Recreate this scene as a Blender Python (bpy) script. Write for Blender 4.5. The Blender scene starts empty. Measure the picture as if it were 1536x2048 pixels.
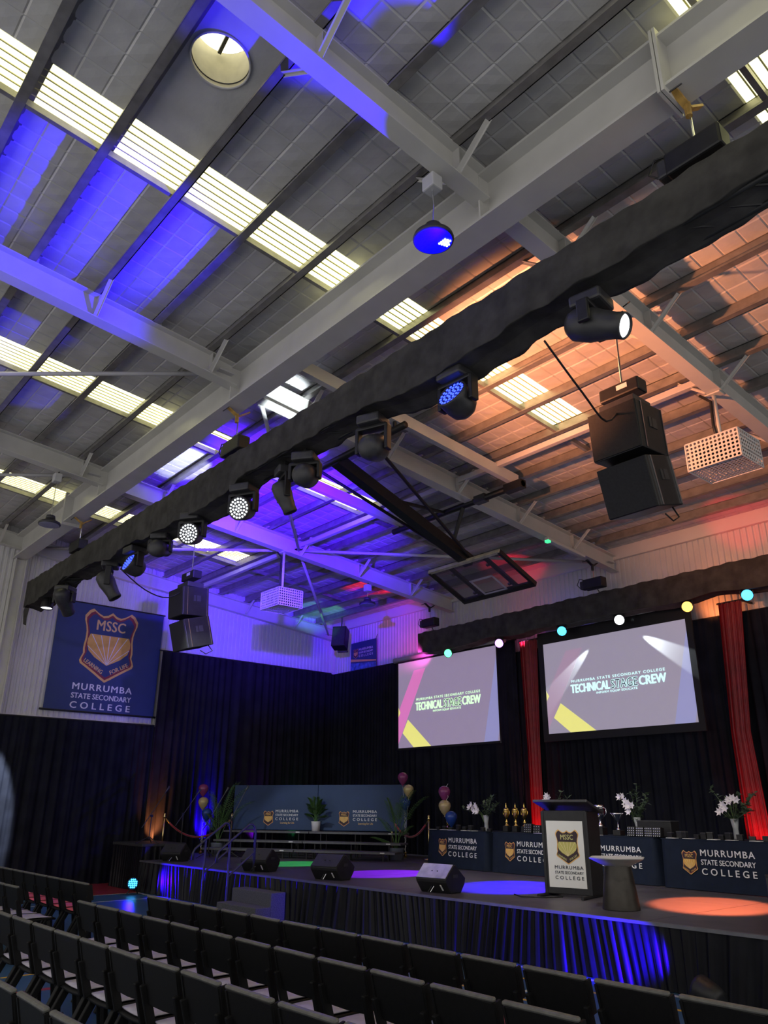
import bpy, bmesh, math, random
from mathutils import Vector, Matrix
random.seed(7)
R = math.radians
scene = bpy.context.scene
COL = scene.collection

# ------------------------------------------------------------------ camera
cam_d = bpy.data.cameras.new('camera')
cam = bpy.data.objects.new('camera', cam_d)
COL.objects.link(cam)
F_PX, PITCH, ROLL, YAW = 1544.0, R(20.97), R(0.329), R(-49.39)
cp, sp, cy, sy = math.cos(PITCH), math.sin(PITCH), math.cos(YAW), math.sin(YAW)
fw = Vector((sy * cp, cy * cp, sp)); r0 = Vector((cy, -sy, 0)); u0 = r0.cross(fw)
rr = r0 * math.cos(ROLL) + u0 * math.sin(ROLL); uu = u0 * math.cos(ROLL) - r0 * math.sin(ROLL)
cam.matrix_world = Matrix(((rr.x, uu.x, -fw.x, 0), (rr.y, uu.y, -fw.y, 0), (rr.z, uu.z, -fw.z, 1.67), (0, 0, 0, 1)))
cam_d.sensor_fit = 'VERTICAL'; cam_d.sensor_height = 32.0
cam_d.lens = 32.0 * F_PX / 2048.0
cam_d.clip_start = 0.05; cam_d.clip_end = 200
scene.camera = cam

# ------------------------------------------------------------------ world, exposure
scene.view_settings.view_transform = 'Standard'
scene.view_settings.look = 'None'
scene.view_settings.gamma = 1.0
scene.view_settings.use_curve_mapping = False
scene.view_settings.exposure = 0.5
w = bpy.data.worlds.new('hall_ambient'); scene.world = w; w.use_nodes = True
bg = w.node_tree.nodes['Background']
bg.inputs[0].default_value = (0.80, 0.77, 0.74, 1); bg.inputs[1].default_value = 0.74

def light_spot(name, loc, target, color, power, angle, blend=0.3, radius=0.06):
    l = bpy.data.lights.new(name, 'SPOT'); l.color = color; l.energy = power
    l.spot_size = R(angle); l.spot_blend = blend; l.shadow_soft_size = radius
    o = bpy.data.objects.new(name, l); COL.objects.link(o)
    o.location = loc
    o.rotation_euler = (Vector(target) - Vector(loc)).to_track_quat('-Z', 'Y').to_euler()
    return o
def light_area(name, loc, target, color, power, sx, sy_):
    l = bpy.data.lights.new(name, 'AREA'); l.color = color; l.energy = power
    l.shape = 'RECTANGLE'; l.size = sx; l.size_y = sy_
    o = bpy.data.objects.new(name, l); COL.objects.link(o); o.location = loc
    o.rotation_euler = (Vector(target) - Vector(loc)).to_track_quat('-Z', 'Y').to_euler()
    return o

BLUE = (0.02, 0.0, 1.0); VIOLET = (0.06, 0.0, 1.0); ORANGE = (1.0, 0.33, 0.13); WHITE = (0.85, 0.95, 1.0)
GREEN = (0.05, 1.0, 0.18); PURPLE = (0.24, 0.0, 1.0); RED = (1.0, 0.0, 0.03)
# the moving heads and pars of the two trusses, as they throw light on roof and stage
light_spot('blue_head_beam', (-4.9, 4.75, 5.75), (-9.2, 1.1, 8.2), BLUE, 2500, 46, 0.5)
light_spot('blue_head_beam', (-4.6, 4.75, 5.75), (-3.7, 2.2, 8.2), BLUE, 800, 44, 0.4)
light_spot('blue_head_beam', (-12.6, 4.75, 5.75), (-12.7, 2.8, 8.0), BLUE, 100, 30, 0.4)
light_spot('orange_head_beam', (-6.4, 5.5, 5.5), (-5.2, 8.7, 7.5), ORANGE, 1050, 92, 0.6)
light_spot('violet_head_beam', (-8.6, 5.5, 5.55), (-13.3, 8.6, 7.3), VIOLET, 6200, 52, 0.7)
light_spot('violet_head_beam', (-8.9, 5.5, 5.55), (-12.2, 6.6, 7.75), VIOLET, 1700, 40, 0.6)
light_spot('violet_wall_wash', (-9.2, 5.5, 5.5), (-19.6, 9.5, 6.3), (0.30, 0.22, 1.0), 850, 46, 0.9)
light_spot('white_head_beam', (-10.5, 5.5, 5.6), (-12.9, 5.95, 7.85), WHITE, 900, 18, 0.3)
light_spot('white_head_beam', (-7.6, 5.5, 5.6), (-9.35, 5.85, 7.85), WHITE, 700, 19, 0.3)
light_spot('white_head_curtain_beam', (-17.0, 4.9, 5.6), (-19.15, 4.88, 1.85), WHITE, 6000, 22, 0.2)
light_spot('red_par_beam', (-14.7, 13.3, 5.6), (-15.4, 13.0, 7.1), RED, 160, 46, 0.5)
light_spot('red_par_beam', (-11.4, 13.2, 5.9), (-11.6, 13.9, 7.0), RED, 40, 60, 0.5)
light_spot('red_par_beam', (-6.3, 13.3, 5.9), (-6.2, 14.3, 6.95), RED, 36, 60, 0.6)
light_spot('green_par_beam', (-16.9, 12.6, 5.7), (-18.5, 13.4, 7.1), (0.2, 1, 0.5), 60, 40, 0.5)
light_spot('green_stage_pool', (-13.57, 13.6, 5.2), (-14.25, 9.85, 0.6), GREEN, 3800, 15, 0.15)
light_spot('purple_stage_pool', (-11.89, 13.6, 5.2), (-11.24, 9.75, 0.6), PURPLE, 8000, 15, 0.25)
light_spot('blue_stage_pool', (-10.09, 13.6, 5.2), (-8.35, 9.65, 0.6), BLUE, 8000, 15, 0.25)
light_spot('orange_stage_pool', (-7.16, 13.6, 5.2), (-5.3, 9.8, 0.6), (1.0, 0.18, 0.07), 3000, 14, 0.35)
light_spot('white_truss_key', (-9.0, 5.5, 5.5), (-9.0, 10.9, 0.8), (1.0, 0.96, 0.9), 480, 50, 0.9)
light_spot('white_truss_key', (-4.2, 5.5, 5.5), (-6.6, 10.2, 0.8), (1.0, 0.96, 0.9), 380, 44, 0.9)
light_spot('white_truss_key', (-12.6, 5.5, 5.5), (-16.5, 11.4, 1.5), (0.9, 0.96, 1.0), 420, 34, 0.9)
light_spot('white_screen_graze', (-8.85, 14.08, 5.25), (-7.60, 14.19, 4.45), WHITE, 420, 17, 0.5, 0.01)
light_spot('white_screen_graze', (-9.30, 14.08, 5.25), (-10.45, 14.19, 4.30), WHITE, 340, 15, 0.5, 0.01)
light_spot('magenta_wall_wash', (-14.4, 13.5, 5.3), (-15.6, 14.7, 6.0), (0.9, 0.06, 0.62), 90, 85, 0.8)
light_spot('blue_wall_wash', (-10.3, 14.2, 5.30), (-10.4, 14.7, 5.6), (0.05, 0.08, 1.0), 30, 110, 0.7)
light_spot('orange_wall_wash', (-7.1, 14.2, 5.28), (-6.9, 14.7, 5.5), (1.0, 0.25, 0.06), 14, 120, 0.7)
light_spot('white_wall_wash', (-8.6, 14.2, 5.30), (-8.6, 14.7, 5.5), WHITE, 6, 110, 0.7)
light_spot('pink_wall_wash', (-11.6, 14.2, 5.30), (-11.6, 14.7, 5.6), (1.0, 0.15, 0.5), 8, 110, 0.7)

# ------------------------------------------------------------------ helpers
MATS = {}
def mat(name, col, rough=0.6, metal=0.0, var=0.12, scale=14.0, bump=0.0, bscale=60.0, emit=None, estr=0.0, spec=0.5, alpha=None, trans=0.0, sheen=0.0):
    if name in MATS: return MATS[name]
    m = bpy.data.materials.new(name); m.use_nodes = True
    nt = m.node_tree; N = nt.nodes; L = nt.links
    b = N['Principled BSDF']
    tc = N.new('ShaderNodeTexCoord')
    nz = N.new('ShaderNodeTexNoise'); nz.inputs['Scale'].default_value = scale; nz.inputs['Detail'].default_value = 3
    L.new(tc.outputs['Object'], nz.inputs['Vector'])
    cr = N.new('ShaderNodeValToRGB')
    c0 = [max(0, c * (1 - var)) for c in col]; c1 = [min(1, c * (1 + var)) for c in col]
    cr.color_ramp.elements[0].color = (*c0, 1); cr.color_ramp.elements[0].position = 0.3
    cr.color_ramp.elements[1].color = (*c1, 1); cr.color_ramp.elements[1].position = 0.7
    L.new(nz.outputs['Fac'], cr.inputs['Fac']); L.new(cr.outputs['Color'], b.inputs['Base Color'])
    b.inputs['Roughness'].default_value = rough; b.inputs['Metallic'].default_value = metal
    b.inputs['Specular IOR Level'].default_value = spec
    if sheen: b.inputs['Sheen Weight'].default_value = sheen
    if trans: b.inputs['Transmission Weight'].default_value = trans
    if alpha is not None: b.inputs['Alpha'].default_value = alpha
    if emit:
        b.inputs['Emission Color'].default_value = (*emit, 1); b.inputs['Emission Strength'].default_value = estr
    if bump:
        n2 = N.new('ShaderNodeTexNoise'); n2.inputs['Scale'].default_value = bscale
        L.new(tc.outputs['Object'], n2.inputs['Vector'])
        bp = N.new('ShaderNodeBump'); bp.inputs['Strength'].default_value = bump; bp.inputs['Distance'].default_value = 0.01
        L.new(n2.outputs['Fac'], bp.inputs['Height']); L.new(bp.outputs['Normal'], b.inputs['Normal'])
    if emit and name not in ('translucent_skylight', 'lit_dome') and not name.startswith('projected'): m.cycles.emission_sampling = 'NONE'
    MATS[name] = m
    return m

class MB:
    def __init__(s): s.v = []; s.f = []
    def add(s, vs, fs, M=None):
        k = len(s.v)
        for p in vs:
            p = Vector(p)
            s.v.append(tuple(M @ p) if M is not None else tuple(p))
        s.f += [tuple(i + k for i in f) for f in fs]
        return s
    def box(s, c, d, M=None, rz=0, rx=0, ry=0, taper=1.0):
        hx, hy, hz = d[0] / 2, d[1] / 2, d[2] / 2
        vs = []
        for z, t in ((-hz, 1.0), (hz, taper)):
            for x, y in ((-hx, -hy), (hx, -hy), (hx, hy), (-hx, hy)): vs.append((x * t, y * t, z))
        fs = [(0, 3, 2, 1), (4, 5, 6, 7), (0, 1, 5, 4), (1, 2, 6, 5), (2, 3, 7, 6), (3, 0, 4, 7)]
        T = Matrix.Translation(c) @ Matrix.Rotation(rz, 4, 'Z') @ Matrix.Rotation(ry, 4, 'Y') @ Matrix.Rotation(rx, 4, 'X')
        return s.add(vs, fs, (M @ T) if M is not None else T)
    def b2(s, a, b): return s.box([(a[i] + b[i]) / 2 for i in range(3)], [abs(b[i] - a[i]) for i in range(3)])
    def bar(s, p0, p1, wx, wz, up=(0, 0, 1)):
        p0 = Vector(p0); p1 = Vector(p1); d = p1 - p0; L = d.length; d.normalize()
        u = Vector(up)
        if abs(d.dot(u)) > 0.99: u = Vector((1, 0, 0))
        x = d.cross(u).normalized(); z = x.cross(d).normalized()
        vs = []
        for p in (p0, p1):
            for a, b in ((-1, -1), (1, -1), (1, 1), (-1, 1)): vs.append(p + x * a * wx / 2 + z * b * wz / 2)
        return s.add(vs, [(0, 1, 2, 3), (7, 6, 5, 4), (0, 4, 5, 1), (1, 5, 6, 2), (2, 6, 7, 3), (3, 7, 4, 0)])
    def tube(s, pts, r, n=8, cap=True, M=None):
        pts = [Vector(p) for p in pts]; rs = r if isinstance(r, (list, tuple)) else [r] * len(pts)
        vs = []; prev = None
        for i, p in enumerate(pts):
            d = (pts[min(i + 1, len(pts) - 1)] - pts[max(i - 1, 0)]).normalized()
            if prev is None:
                u = Vector((0, 0, 1)) if abs(d.z) < 0.95 else Vector((1, 0, 0))
                a = d.cross(u).normalized()
            else:
                a = (prev - d * prev.dot(d)).normalized()
            prev = a; b = d.cross(a)
            for k in range(n):
                t = 2 * math.pi * k / n
                vs.append(p + (a * math.cos(t) + b * math.sin(t)) * rs[i])
        fs = []
        for i in range(len(pts) - 1):
            for k in range(n):
                fs.append((i * n + k, i * n + (k + 1) % n, (i + 1) * n + (k + 1) % n, (i + 1) * n + k))
        if cap: fs.append(tuple(range(n - 1, -1, -1))); fs.append(tuple((len(pts) - 1) * n + k for k in range(n)))
        return s.add(vs, fs, M)
    def lathe(s, prof, n=16, M=None, sx=1, sy=1):
        vs = []; fs = []
        for r, z in prof:
            for k in range(n):
                t = 2 * math.pi * k / n; vs.append((r * math.cos(t) * sx, r * math.sin(t) * sy, z))
        for i in range(len(prof) - 1):
            for k in range(n):
                fs.append((i * n + k, i * n + (k + 1) % n, (i + 1) * n + (k + 1) % n, (i + 1) * n + k))
        fs.append(tuple(range(n - 1, -1, -1))); fs.append(tuple((len(prof) - 1) * n + k for k in range(n)))
        return s.add(vs, fs, M)
    def poly(s, pts, d0, d1, M=None):     # polygon in (x,z), extruded along y from d0 to d1
        n = len(pts)
        vs = [(p[0], d0, p[1]) for p in pts] + [(p[0], d1, p[1]) for p in pts]
        fs = [tuple(range(n)), tuple(range(2 * n - 1, n - 1, -1))] + [(i, n + i, n + (i + 1) % n, (i + 1) % n) for i in range(n)]
        return s.add(vs, fs, M)
    def profx(s, pts, x0, x1, M=None):    # polygon in (y,z), extruded along x
        n = len(pts)
        vs = [(x0, p[0], p[1]) for p in pts] + [(x1, p[0], p[1]) for p in pts]
        fs = [tuple(range(n - 1, -1, -1)), tuple(range(n, 2 * n))] + [(i, (i + 1) % n, n + (i + 1) % n, n + i) for i in range(n)]
        return s.add(vs, fs, M)
    def grid(s, rows):                    # rows: list of equal-length point lists
        m = len(rows[0]); vs = [p for r in rows for p in r]
        fs = [(i * m + j, i * m + j + 1, (i + 1) * m + j + 1, (i + 1) * m + j) for i in range(len(rows) - 1) for j in range(m - 1)]
        return s.add(vs, fs)
    def build(s, name, m, parent=None, smooth=False, solid=0, bevel=0):
        me = bpy.data.meshes.new(name); me.from_pydata(s.v, [], s.f); me.update()
        bm = bmesh.new(); bm.from_mesh(me); bmesh.ops.recalc_face_normals(bm, faces=bm.faces[:]); bm.to_mesh(me); bm.free()
        if smooth:
            me.polygons.foreach_set('use_smooth', [True] * len(me.polygons))
        me.materials.append(m)
        o = bpy.data.objects.new(name, me); COL.objects.link(o)
        if parent is not None: o.parent = parent
        if solid:
            md = o.modifiers.new('solid', 'SOLIDIFY'); md.thickness = solid
        if bevel:
            md = o.modifiers.new('bevel', 'BEVEL'); md.width = bevel; md.segments = 2; md.limit_method = 'ANGLE'
        return o

def tag(o, label=None, cat=None, group=None, kind=None):
    if label: o['label'] = label
    if cat: o['category'] = cat
    if group: o['group'] = group
    if kind: o['kind'] = kind
    return o
def thing(name, label, cat, loc=(0, 0, 0), rz=0, group=None, kind=None):
    o = bpy.data.objects.new(name, None); COL.objects.link(o)
    o.location = loc; o.rotation_euler = (0, 0, rz); o.empty_display_size = 0.1
    return tag(o, label, cat, group, kind)
def copy_tree(root, loc, rz=None, label=None):
    def cp_(o, par):
        c = o.copy(); COL.objects.link(c); c.parent = par
        for ch in list(o.children): cp_(ch, c)
        return c
    r = cp_(root, None); r.location = loc
    if rz is not None: r.rotation_euler = (0, 0, rz)
    if label: r['label'] = label
    return r

# ---- lettering: built-in font turned to mesh, fitted into w x h, centred on 0 in the x,z plane facing -y
_TX = {}
def text_geo(body, bold=0.0, spacing=1.0):
    key = (body, bold, spacing)
    if key in _TX: return _TX[key]
    cu = bpy.data.curves.new('lettering', 'FONT'); cu.body = body; cu.size = 1.0
    cu.space_character = spacing; cu.resolution_u = 3; cu.fill_mode = 'FRONT'
    ob = bpy.data.objects.new('lettering_tmp', cu); COL.objects.link(ob)
    dg = bpy.context.evaluated_depsgraph_get(); dg.update()
    me = bpy.data.meshes.new_from_object(ob.evaluated_get(dg))
    vs = [tuple(v.co) for v in me.vertices]; fs = [tuple(p.vertices) for p in me.polygons]
    bpy.data.objects.remove(ob); bpy.data.curves.remove(cu); bpy.data.meshes.remove(me)
    xs = [v[0] for v in vs]; ys = [v[1] for v in vs]
    _TX[key] = (vs, fs, min(xs), max(xs), min(ys), max(ys))
    return _TX[key]
def text_add(mb, body, cx, cz, wid, hei, dep, bold=0.0, spacing=1.0, rot=0.0, M=None):
    vs, fs, x0, x1, y0, y1 = text_geo(body, 0, spacing)
    b = bold * hei; sh = [(0, 0)] if not b else [(-b, 0), (b, 0), (0, b * .5), (0, -b * .5)]
    sx = (wid - 2 * b) / (x1 - x0); sz = (hei - b) / (y1 - y0)
    c, s_ = math.cos(rot), math.sin(rot)
    for kk, (ox, oz) in enumerate(sh):
        out = []
        for v in vs:
            a = (v[0] - (x0 + x1) / 2) * sx + ox; q = (v[1] - (y0 + y1) / 2) * sz + oz
            out.append((cx + a * c - q * s_, dep - kk * .0006, cz + a * s_ + q * c))
        mb.add(out, fs, M)

HALF = [(0, .03), (.08, .09), (.17, .11), (.26, .07), (.36, 0), (.43, .04), (.5, .14), (.495, .22), (.46, .32), (.44, .42), (.44, .55), (.455, .66), (.46, .74), (.45, .82), (.48, .89), (.5, .95), (.48, 1.0), (.38, 1.06), (.22, 1.16), (.1, 1.24), (0, 1.30)]
def shield(k):
    r = [(x * k, 0.65 + (y - 0.65) * k) for x, y in HALF]
    return r + [(-x, y) for x, y in r[-2:0:-1]]
def crest(parent, cx, cz, wid, dep, cols, M=None, motto=True, sub='crest'):
    """school crest, centre (cx,cz) in the x,z plane, width wid, facing -y, lying at y = dep"""
    def pl(pts, d, m, nm, par):
        mb = MB(); P = [(cx + x * wid, cz + (0.65 - y) * wid) for x, y in pts]
        mb.poly(P, d - 0.0012, d, M); return mb.build(nm, m, par)
    c = pl(shield(1.0), dep, cols[0], sub, parent)
    pl(shield(0.93), dep - 0.002, cols[1], sub + '_border', c)
    pl(shield(0.86), dep - 0.004, cols[2], sub + '_field', c)
    shell = [(-.36, .46), (.36, .46), (.395, .55), (.40, .64), (.36, .76), (.24, .87), (0, 1.0), (-.24, .87), (-.36, .76), (-.40, .64), (-.395, .55)]
    pl(shell, dep - 0.006, cols[3], sub + '_shell', c)
    mb = MB()
    for x1, y1 in ((-.385, .68), (-.33, .47), (-.165, .47), (0, .47), (.165, .47), (.33, .47), (.385, .68)):
        pts = [(-.004, .99), (.004, .99), (x1 + .008, y1), (x1 - .008, y1)]
        mb.poly([(cx + x * wid, cz + (0.65 - y) * wid) for x, y in pts], dep - 0.0085, dep - 0.008, M)
    mb.build(sub + '_ray', cols[4], c)
    mb = MB()
    text_add(mb, 'MSSC', cx, cz + (0.65 - 0.285) * wid, .54 * wid, .19 * wid, dep - 0.0095, 0.03, 1.05, 0, M)
    if motto:
        text_add(mb, 'LEARNING', cx - .235 * wid, cz + (0.65 - 1.03) * wid, .40 * wid, .075 * wid, dep - 0.0095, 0.03, 1.0, R(-29), M)
        text_add(mb, 'FOR LIFE', cx + .235 * wid, cz + (0.65 - 1.03) * wid, .36 * wid, .075 * wid, dep - 0.0095, 0.03, 1.0, R(29), M)
    mb.build(sub + '_lettering', cols[5], c)
    return c
def college(parent, cx, cz, wid, dep, m, M=None, name='lettering', vsp=.147):
    """MURRUMBA / STATE SECONDARY / COLLEGE, total width wid, centred"""
    mb = MB()
    text_add(mb, 'MURRUMBA', cx, cz + vsp * wid, wid, .105 * wid, dep, 0.03, 1.18, 0, M)
    text_add(mb, 'STATE SECONDARY', cx, cz, wid, .085 * wid, dep, 0.03, 1.0, 0, M)
    text_add(mb, 'COLLEGE', cx, cz - vsp * wid, wid, .105 * wid, dep, 0.03, 1.6, 0, M)
    return mb.build(name, m, parent)

def folds(length, wl, rnd, step=0.03):
    """positions along a cloth and their fold offset in -1..1"""
    out = []; s = 0.0; ph = rnd.random() * 6; f = 1.0; amp = 1.0
    while s < length + step:
        out.append((min(s, length), math.sin(ph) * amp + 0.3 * math.sin(2.3 * ph + 1)))
        ph += step / wl * 2 * math.pi * f
        f += (rnd.random() - 0.5) * 0.4; f = max(0.45, min(1.9, f))
        amp += (rnd.random() - 0.5) * 0.3; amp = max(0.3, min(1.1, amp))
        s += step
    return out
def cloth(name, p0, p1, z0, z1, amp, wl, m, parent=None, rows=6, seed=1, step=0.03, toprow=0.35, hem=0.0, skew=0.0):
    rnd = random.Random(seed); p0 = Vector(p0); p1 = Vector(p1); d = p1 - p0; L = d.length; d.normalize()
    n = Vector((d.y, -d.x)); fl = folds(L, wl, rnd, step); R_ = []
    for i in range(rows + 1):
        t = i / rows; z = z1 + (z0 - z1) * t; a = amp * (toprow + (1 - toprow) * t ** 0.7)
        R_.append([(p0.x + d.x * (s + skew * t * math.sin(s * 1.9 + seed)) + n.x * o * a, p0.y + d.y * (s + skew * t * math.sin(s * 1.9 + seed)) + n.y * o * a, z + (hem * o if i == rows else 0)) for s, o in fl])
    mb = MB(); mb.grid(R_)
    return mb.build(name, m, parent, smooth=True)
# ------------------------------------------------------------------ materials
M_PANEL = mat('foil_insulation', (0.62, 0.61, 0.60), 0.45, 0.12, 0.08, 3.0, 0.25, 18)
M_GALV = mat('galvanised_purlin', (0.26, 0.25, 0.24), 0.42, 0.4, 0.2, 6)
M_WSTEEL = mat('white_painted_steel', (0.58, 0.57, 0.54), 0.32, 0.0, 0.05, 3)
M_GREYROD = mat('painted_brace_steel', (0.55, 0.54, 0.55), 0.5, 0.0, 0.06, 4)
M_SKY = mat('translucent_skylight', (0.9, 0.9, 0.75), 0.5, 0, 0.03, 8, emit=(1.0, 0.97, 0.48), estr=1.9)
M_SKYRIB = mat('skylight_rib', (0.55, 0.52, 0.30), 0.6, 0, 0.2, 5)
M_WALL = mat('white_corrugated_sheet', (0.62, 0.61, 0.63), 0.45, 0.0, 0.05, 2)
M_WALLTRIM = mat('white_wall_flashing', (0.66, 0.65, 0.66), 0.5, 0, 0.04, 2)
M_BLACK = mat('black_curtain', (0.009, 0.009, 0.015), 0.8, 0, 0.3, 3, spec=.15)
M_SATIN = mat('black_satin_curtain', (0.009, 0.010, 0.017), 0.62, 0, 0.3, 3, spec=.08)
M_DRAPE = mat('black_truss_cloth', (0.055, 0.053, 0.050), 0.9, 0, 0.3, 5, 0.3, 25, spec=.15)  # lifted from black: the haze veil is put into the cloth colour
M_SKIRT = mat('black_stage_skirt', (0.005, 0.005, 0.008), 0.42, 0, 0.3, 6, spec=.3)
M_RED = mat('red_satin_drape', (0.22, 0.006, 0.014), 0.5, 0, 0.2, 6)
M_DECK = mat('dark_stage_deck', (0.075, 0.068, 0.080), 0.45, 0, 0.18, 4, 0.1, 90)
M_DECKEDGE = mat('aluminium_deck_edge', (0.22, 0.22, 0.24), 0.4, 0.7, 0.1, 8)
M_BPLASTIC = mat('black_chair_plastic', (0.007, 0.007, 0.0075), 0.55, 0, 0.15, 30, 0.08, 220, spec=.18)
M_LIP = mat('toplit_chair_rail', (0.115, 0.112, 0.100), 0.42, 0, 0.2, 30)  # paler than the chair: light from above painted into the rail colour
M_PADG = mat('grey_seat_fabric', (0.50, 0.47, 0.55), 0.6, 0, 0.1, 25)
M_PADR = mat('red_seat_fabric', (0.72, 0.11, 0.16), 0.6, 0, 0.1, 25)
M_BMET = mat('black_powder_coat', (0.016, 0.016, 0.018), 0.45, 0.2, 0.2, 12)
M_BMET2 = mat('dark_grey_housing', (0.040, 0.040, 0.044), 0.45, 0.1, 0.2, 12)
M_CARPET = mat('charcoal_carpet', (0.10, 0.10, 0.11), 0.95, 0, 0.3, 60, 0.4, 300)
M_CHROME = mat('chrome', (0.75, 0.75, 0.76), 0.2, 1.0, 0.04, 8)
M_GOLD = mat('polished_gold', (0.86, 0.60, 0.16), 0.2, 1.0, 0.06, 9)
M_BRASS = mat('brass_post', (0.80, 0.62, 0.28), 0.25, 1.0, 0.05, 9)
M_SILVER = mat('polished_silver', (0.82, 0.82, 0.86), 0.15, 1.0, 0.05, 9)
M_NAVY = mat('navy_cloth', (0.009, 0.015, 0.032), 0.8, 0, 0.15, 6, 0.15, 200, spec=.2)
M_NAVYB = mat('navy_banner', (0.024, 0.045, 0.145), 0.6, 0, 0.08, 3)
M_NAVYBD = mat('navy_board', (0.022, 0.050, 0.125), 0.65, 0, 0.08, 3)
M_WTXT = mat('white_lettering', (0.72, 0.72, 0.74), 0.6, 0, 0.03, 10)
M_NTXT = mat('navy_lettering', (0.018, 0.020, 0.035), 0.6, 0, 0.05, 10)
M_GTXT = mat('gold_lettering', (0.72, 0.48, 0.20), 0.6, 0, 0.05, 10)
M_CGOLD = mat('crest_gold', (0.72, 0.43, 0.13), 0.55, 0, 0.06, 10)
M_CSHELL = mat('crest_shell_gold', (0.70, 0.40, 0.09), 0.55, 0, 0.08, 10)
M_CMAR = mat('crest_maroon', (0.22, 0.025, 0.04), 0.6, 0, 0.08, 10)
M_CNAVY = mat('crest_dark_field', (0.035, 0.018, 0.025), 0.6, 0, 0.1, 10)
M_CRAY = mat('crest_ray', (0.80, 0.66, 0.40), 0.55, 0, 0.04, 10)
CREST_T = (M_CGOLD, M_CMAR, M_CNAVY, M_CSHELL, M_CRAY, M_CGOLD)
CREST_B = (M_CGOLD, M_CMAR, M_NAVYB, M_CSHELL, M_WTXT, M_GTXT)
M_WPANEL = mat('white_lectern_panel', (0.66, 0.66, 0.64), 0.4, 0, 0.03, 4)
M_ROPE = mat('red_velvet_rope', (0.32, 0.010, 0.025), 0.6, 0, 0.15, 30, sheen=0.5)
M_POTW = mat('white_plant_pot', (0.72, 0.70, 0.74), 0.45, 0, 0.05, 8)
M_POTG = mat('grey_plant_pot', (0.16, 0.18, 0.24), 0.5, 0, 0.08, 8)
M_LEAF = mat('palm_leaf_green', (0.075, 0.16, 0.045), 0.45, 0, 0.35, 9)
M_LEAF2 = mat('eucalyptus_leaf', (0.085, 0.125, 0.075), 0.5, 0, 0.35, 12)
M_STEM = mat('green_stem', (0.06, 0.10, 0.03), 0.55, 0, 0.2, 12)
M_LILY = mat('white_lily_petal', (0.80, 0.76, 0.82), 0.5, 0, 0.05, 10)
M_GLASS = mat('vase_glass', (0.55, 0.58, 0.60), 0.12, 0, 0.05, 10, trans=0.5)
M_PEW = mat('dark_bronze_pedestal', (0.06, 0.054, 0.046), 0.42, 0.5, 0.25, 6)
M_PEWL = mat('pale_bowl_glaze', (0.42, 0.42, 0.40), 0.4, 0, 0.1, 6)
M_SCAGE = mat('white_perforated_steel', (0.66, 0.65, 0.66), 0.45, 0, 0.03, 6)
M_SCREENB = mat('black_screen_border', (0.010, 0.010, 0.012), 0.7, 0, 0.2, 5)
M_YCLAMP = mat('yellow_beam_clamp', (0.55, 0.33, 0.08), 0.5, 0.3, 0.3, 12)
M_PAPER = mat('white_paper', (0.70, 0.70, 0.70), 0.7, 0, 0.03, 10)
M_LAV = mat('lavender_sheet', (0.42, 0.38, 0.62), 0.5, 0, 0.1, 10)
def emis(name, col, s): return mat(name, tuple(min(1, c) for c in col), 0.5, 0, 0.02, 5, emit=col, estr=s)
E_WHITE = emis('lit_white_led', (0.92, 0.97, 1.0), 2.2)
E_BLUE = emis('lit_blue_led', (0.03, 0.06, 1.0), 3.0)
E_CYAN = emis('lit_cyan_led', (0.05, 0.45, 1.0), 3.0)
E_GREEN = emis('lit_green_led', (0.10, 1.0, 0.35), 2.5)
E_PURPLE = emis('lit_purple_led', (0.55, 0.25, 1.0), 2.5)
E_ORANGE = emis('lit_orange_led', (1.0, 0.45, 0.08), 2.5)

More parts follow.
